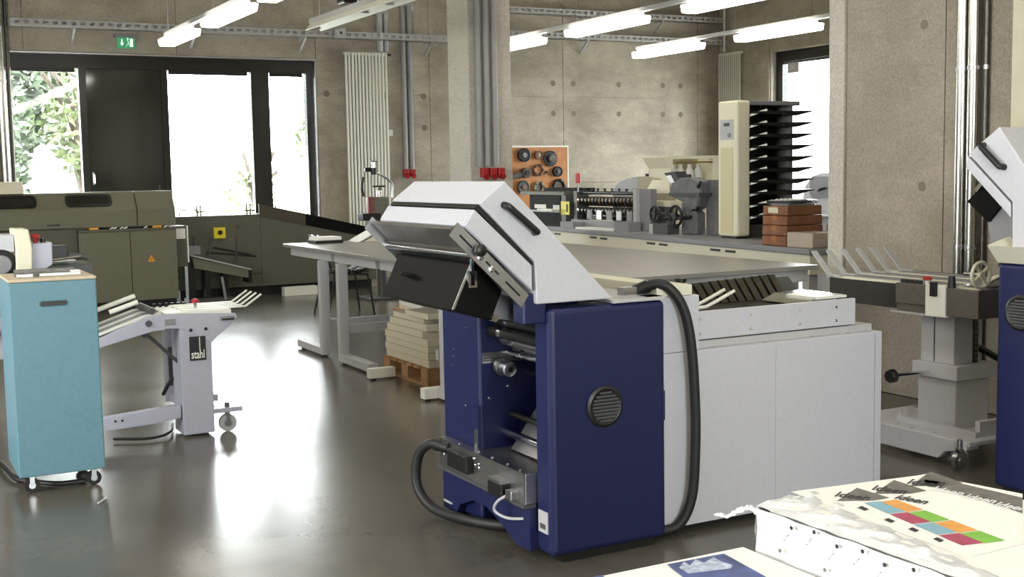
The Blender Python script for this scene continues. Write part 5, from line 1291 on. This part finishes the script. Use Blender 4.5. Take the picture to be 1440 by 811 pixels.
# --- arched guard board
AG = thing('arched_guard', 'tan arched guard board standing behind the steel rollers', 'guard', (7.65, 10.4, bz))
gx = 7.65
def gq(px, py): p = P(px, py, 'X', gx); return (p.y, p.z)
L1_, R1_ = gq(862, 275), gq(948, 262)
top_ = gq(910, 248)[1]; ym = (L1_[0]+R1_[0])/2
arc = []
for k in range(13):
    a = PI*k/12; arc.append((ym + (L1_[0]-ym)*math.cos(a), 1.18 + (top_-1.18)*math.sin(a)**.7))
sp0 = gq(897, 260)[0]
left = [p for p in arc if p[0] >= sp0]; right = [p for p in arc if p[0] < sp0]
zt = left[-1][1]
MB().prism([(L1_[0], bz+.01)] + left + [(sp0, zt+.004), (sp0, bz+.01)], 'x', gx, gx+.02).build('guard_half', M_mgrey, AG)
MB().prism([(sp0-.002, bz+.01), (sp0-.002, zt+.004)] + right + [(R1_[0], bz+.01)], 'x', gx, gx+.02).build('guard_half', M_tan, AG)
MB().cyl((gx+.01, gq(909, 248)[0], top_), (gx+.01, gq(909, 248)[0], top_+.03), .02, n=8).build('guard_knob', M_black, AG)
MB().box(gx-.05, gx+.07, R1_[0], L1_[0], bz, bz+.012).build('guard_foot', M_dgrey, AG)

# --- stitching machine head with handwheels
M_cast = mat('grey_cast', '#68686a', .5, nscale=14, namt=.2)
SH = thing('bench_stitcher', 'grey cast machine head with black handwheels on the bench beside the tray tower', 'machine', (7.25, 9.5, bz))
hx = 7.2
def hq(px, py, X=hx): p = P(px, py, 'X', X); return (p.y, max(p.z, bz+.001))
MB().prism([hq(963, 329), hq(963, 285), hq(970, 283), hq(985, 300), hq(985, 329)], 'x', hx-.04, hx+.06).build('stand', M_cast, SH, bevel=.006)
MB().prism([hq(948, 262), hq(962, 250), hq(976, 249), hq(990, 255), hq(992, 275), hq(986, 292), hq(975, 300), hq(966, 284), hq(948, 275)], 'x', hx-.06, hx+.08).build('head_casting', M_cast, SH, bevel=.02, seg=3)
a, b = hq(952, 272), hq(995, 276); MB().box(hx-.1, hx+.1, b[0], a[0], b[1]-.0, a[1]+.01).build('shelf_plate', M_dgrey, SH)
MB().prism([hq(939, 243), hq(955, 241), hq(962, 258), hq(953, 262)], 'x', hx-.05, hx+.08).build('slanted_head', M_black, SH, bevel=.005)
MB().prism([hq(943, 247), hq(950, 246), hq(955, 256), hq(949, 258)], 'x', hx-.055, hx-.05).build('head_plate', M_alu, SH)
a = hq(968, 245); MB().cyl((hx, a[0], a[1]-.05), (hx, a[0], a[1]), .03, n=12).build('oil_cup', M_black, SH, smooth=True)
a, b = hq(993, 262), hq(996, 254); MB().tube([(hx-.06, hq(988, 262)[0], a[1]), (hx-.09, a[0], a[1]), (hx-.09, b[0], b[1])], .014, n=8, sub=3).build('crank', M_black, SH, smooth=True)
a = hq(991, 293); MB().cyl((hx-.1, a[0]+.05, a[1]), (hx-.1, a[0]-.02, a[1]), .022, n=10).build('knob', M_black, SH)
MB().box(hx+.06, hx+.2, hq(1004, 300)[0], hq(986, 300)[0], bz, hq(990, 250)[1]-.02).build('rear_case', M_cast, SH, bevel=.006)
for (px, py, R) in ((950, 304, .1), (921, 301, .075)):
    c = hq(px, py, hx-.12); c = Vector((hx-.12, c[0], c[1]))
    wl_ = MB().ring(c, 'x', R, .014, 24, 8).build('handwheel', M_black, SH, smooth=True); m = MB()
    for k in range(4): a = k*PI/2+.3; m.bar(c, c + Vector((0, math.cos(a)*R, math.sin(a)*R)), .016, .02, (1, 0, 0))
    m.cyl(c - Vector((.02, 0, 0)), c + Vector((.02, 0, 0)), .03, n=12); m.build('spokes', M_black, wl_)
    MB().cyl(c, c + Vector((.12, 0, 0)), .016, n=8).build('wheel_shaft', M_dsteel, wl_)
MB().cyl((hx-.05, hq(925, 309)[0], hq(925, 309)[1]), (hx-.05, hq(978, 303)[0], hq(978, 305)[1]), .02, n=10).build('drive_shaft', M_black, SH, smooth=True)
MB().box(hx-.2, hx-.06, hq(962, 325)[0], hq(941, 325)[0], bz, bz+.1).build('foot_block', M_dgrey, SH)
MB().box(hx-.2, hx-.06, hq(941, 325)[0], hq(936, 325)[0], bz, bz+.095).build('foot_face', M_grey, SH)
# lit ivory feed table behind
a, b = hq(915, 272, hx+.3), hq(950, 282, hx+.3)
MB().prism([(a[0], 1.24), (b[0], 1.24), (b[0], 1.38), (a[0]-.15, 1.38)], 'x', hx+.22, hx+.26).build('feed_table', M_ivory, SH)
MB().box(hx+.22, hx+.36, b[0], a[0], 1.1, 1.16).build('feed_shelf', M_ivory, SH, bevel=.004)
MB().box(hx+.25, hx+.34, b[0]+.1, a[0]-.05, bz, 1.1).build('feed_support', M_cast, SH)

# --- ivory counter with white bottles further back
CN = thing('ivory_cabinet', 'ivory open cabinet with curved ends behind the bench machines', 'cabinet', (9.7, 13.1, 0))
def cq(px, py, y=13.0): p = P(px, py, 'Y', y); return (p.x, p.z)
x0, x1 = cq(934, 230)[0], cq(1012, 230)[0]
MB().box(x0+.1, x1, 13.02, 13.5, 0, 1.25).build('cabinet_body', M_ivory, CN, bevel=.006)
MB().prism([(x0+.1, 1.251), (x0+.1, 1.5), (x0, 1.64), (x0, 1.66), (x0+.14, 1.66), (x0+.14, 1.251)], 'y', 13.0, 13.5).build('end_cheek', M_ivory, CN, bevel=.006)
MB().box(x1-.1, x1, 13.02, 13.5, 1.251, 1.66).build('end_cheek', M_ivory, CN)
MB().box(x0+.14, x1-.1, 13.0, 13.1, 1.62, 1.66).build('top_rail', M_ivory, CN); MB().box(x0+.14, x1-.1, 13.35, 13.5, 1.251, 1.62).build('back_panel', M_tan, CN)
MB().box(x0+.2, x1-.1, 13.02, 13.06, 1.565, 1.585).build('hanging_rail', M_brass, CN)
for i, px in enumerate((957, 967, 980, 992)):
    x = cq(px, 240)[0]; q = thing('white_bottle', 'white plastic bottle standing in the ivory cabinet', 'bottle', (x, 13.16, 1.25), 'white bottles in the ivory cabinet')
    MB().lathe([(.055, 1.251), (.058, 1.27), (.058, 1.46), (.03, 1.51), (.03, 1.52)], (x, 13.16, 0), 'z', 14).build('bottle_body', M_paperw, q, smooth=True)
    MB().lathe([(.03, 1.521), (.03, 1.545), (.025, 1.55)], (x, 13.16, 0), 'z', 12).build('bottle_cap', M_rad, q, smooth=True)

# --- white machine by the right window
WM = thing('white_cutter', 'rounded white machine with a dark opening in front of the right window', 'machine', (9.9, 10.6, 0))
def wq_(px, py, X=9.6): p = P(px, py, 'X', X); return (p.y, p.z)
b0, b1 = wq_(1205, 300)[0], wq_(1128, 300)[0]; zt = wq_(1150, 243)[1]
prof = [(b0, 0), (b0, zt-.12)] + [(b0+.12-.12*math.cos(a), zt-.12+.12*math.sin(a)) for a in (.5, 1.0, PI/2)] + [(b1-.3, zt)] + [(b1-.3+.3*math.sin(a), zt-.3+.3*math.cos(a)) for a in (.5, 1.0, PI/2)] + [(b1, 0)]
MB().prism(prof, 'x', 9.6, 10.3).build('cutter_body', M_white, WM, bevel=.01)
o1, o2 = wq_(1168, 250)[0]-.3, wq_(1140, 250)[0]
MB().prism(rrect((o1+o2)/2, (wq_(1150, 248)[1]+wq_(1150, 278)[1])/2, o2-o1, wq_(1150, 248)[1]-wq_(1150, 278)[1], .06), 'x', 9.585, 9.601).build('opening', M_mgrey, WM)
c = wq_(1158, 268); MB().tube([(9.57, c[0]+.05, c[1]), (9.56, c[0], c[1]+.02), (9.57, c[0]-.06, c[1]+.03)], .012, n=8).build('lever', M_black, WM, smooth=True)
MB().box(9.45, 9.6, b0, b1, wq_(1150, 303)[1], wq_(1150, 299)[1]).build('work_shelf', M_alu, WM)

# ================================================================== PEGBOARD WITH GEARS
PB = thing('pegboard', 'brown tool board with a white frame on the far wall', 'board', (9.2, YB, .95))
bx0, bx1, bz0, bz1 = 8.55, 9.72, .92, 1.855
MB().box(bx0, bx1, YB-.03, YB-.002, bz0, bz1).build('board', M_peg, PB)
for (u0, u1, v0, v1) in ((bx0-.02, bx1+.02, bz1, bz1+.025), (bx0-.02, bx1+.02, bz0-.025, bz0), (bx0-.02, bx0, bz0, bz1), (bx1, bx1+.02, bz0, bz1)):
    MB().box(u0, u1, YB-.035, YB-.002, v0, v1).build('frame_strip', M_rad, PB)
def gear(label, px, py, r, kind, m1, m2):
    p = P(px, py, 'Y', YB-.06); y = YB - .032
    t = thing('gear_wheel', label, 'gear', (p.x, y, p.z-r))
    c = Vector((p.x, y, p.z))
    if kind == 'disc':
        MB().lathe([(r, -.001), (r, -.05), (r*.86, -.055), (r*.8, -.045), (r*.4, -.045)], c, 'y', 28).build('rim', m1, t, smooth=True)
        MB().lathe([(r*.36, -.046), (r*.36, -.06), (r*.12, -.062)], c, 'y', 18).build('hub', m2, t, smooth=True)
    elif kind == 'gear':
        n = 16; m = MB()
        for k in range(n):
            a = 2*PI*k/n; m.bar(c + Vector((math.cos(a)*r*.6, -.03, math.sin(a)*r*.6)), c + Vector((math.cos(a)*r, -.03, math.sin(a)*r)), .03, r*.2, (0, 1, 0))
        m.build('teeth', m1, t); MB().lathe([(r*.68, -.001), (r*.68, -.05), (r*.3, -.055)], c, 'y', 24).build('rim', m1, t, smooth=True)
        MB().lathe([(r*.42, -.056), (r*.4, -.075), (r*.15, -.077)], c, 'y', 18).build('hub', m2, t, smooth=True)
    else:
        MB().ring(c + Vector((0, -.03, 0)), 'y', r*.8, r*.2, 26, 8).build('rim', m1, t, smooth=True)
        MB().cyl(c + Vector((0, -.001, 0)), c + Vector((0, -.02, 0)), r*.7, n=22).build('hub', m2, t, smooth=True)
        m = MB()
        for k in range(5): a = 2*PI*k/5; m.cyl(c + Vector((math.cos(a)*r*.8, -.04, math.sin(a)*r*.8)), c + Vector((math.cos(a)*r*.8, -.07, math.sin(a)*r*.8)), r*.14, n=8)
        m.build('studs', M_dgrey, t)
    return t
M_brown = mat('brown_cast', '#7d5a45', .5, nscale=20, namt=.15)
gear('black wheel with a pale hub at the top of the tool board', 737, 218, .105, 'disc', M_black, M_mgrey)
gear('small brown wheel on the tool board between the black wheel and the toothed gear', 757, 218, .065, 'disc', M_brown, M_tan)
gear('toothed gear with a bright hub on the tool board', 774, 223, .12, 'gear', M_black, M_chrome)
gear('brown ring wheel in the middle of the tool board', 757, 239, .095, 'ring', M_brown, M_peg)
gear('plain black wheel under the toothed gear on the tool board', 784, 241, .08, 'disc', M_black, M_dsteel)
gear('dark wheel low on the tool board beside the arm', 736, 263, .1, 'disc', M_dgrey, M_brown)
gear('pale ring with dark studs low on the tool board', 758, 263, .095, 'ring', M_tan, M_dsteel)
gear('black wheel with a steel centre low on the tool board near the frame edge', 786, 262, .12, 'ring', M_black, M_chrome)
p0, p1 = P(690, 257, 'Y', YB-.1), P(740, 243, 'Y', YB-.1)
ar = thing('clamp_arm', 'dark metal arm reaching across the tool board', 'tool', (p1.x, YB-.08, p1.z))
MB().bar(p0, p1, .04, .07).build('arm', M_dgrey, ar, bevel=.006)
MB().cyl(p1 + Vector((0, .06, 0)), p1 - Vector((0, .04, 0)), .075, n=18).build('arm_head', M_dsteel, ar, smooth=True)
MB().cyl(p1 - Vector((0, .04, 0)), p1 - Vector((0, .05, 0)), .045, n=14).build('arm_cap', M_black, ar)
p = P(769, 244, 'Y', YB-.05)
hk = thing('peg_hook', 'small dark hook between the wheels on the tool board', 'hook', (p.x, YB-.03, p.z-.03))
MB().tube([(p.x, YB-.031, p.z+.02), (p.x, YB-.07, p.z+.02), (p.x+.02, YB-.075, p.z-.02)], .012, n=8, sub=3).build('hook', M_dgrey, hk); MB().cyl((p.x, YB-.031, p.z+.02), (p.x, YB-.04, p.z+.02), .025, n=10).build('hook_plate', M_dgrey, hk)
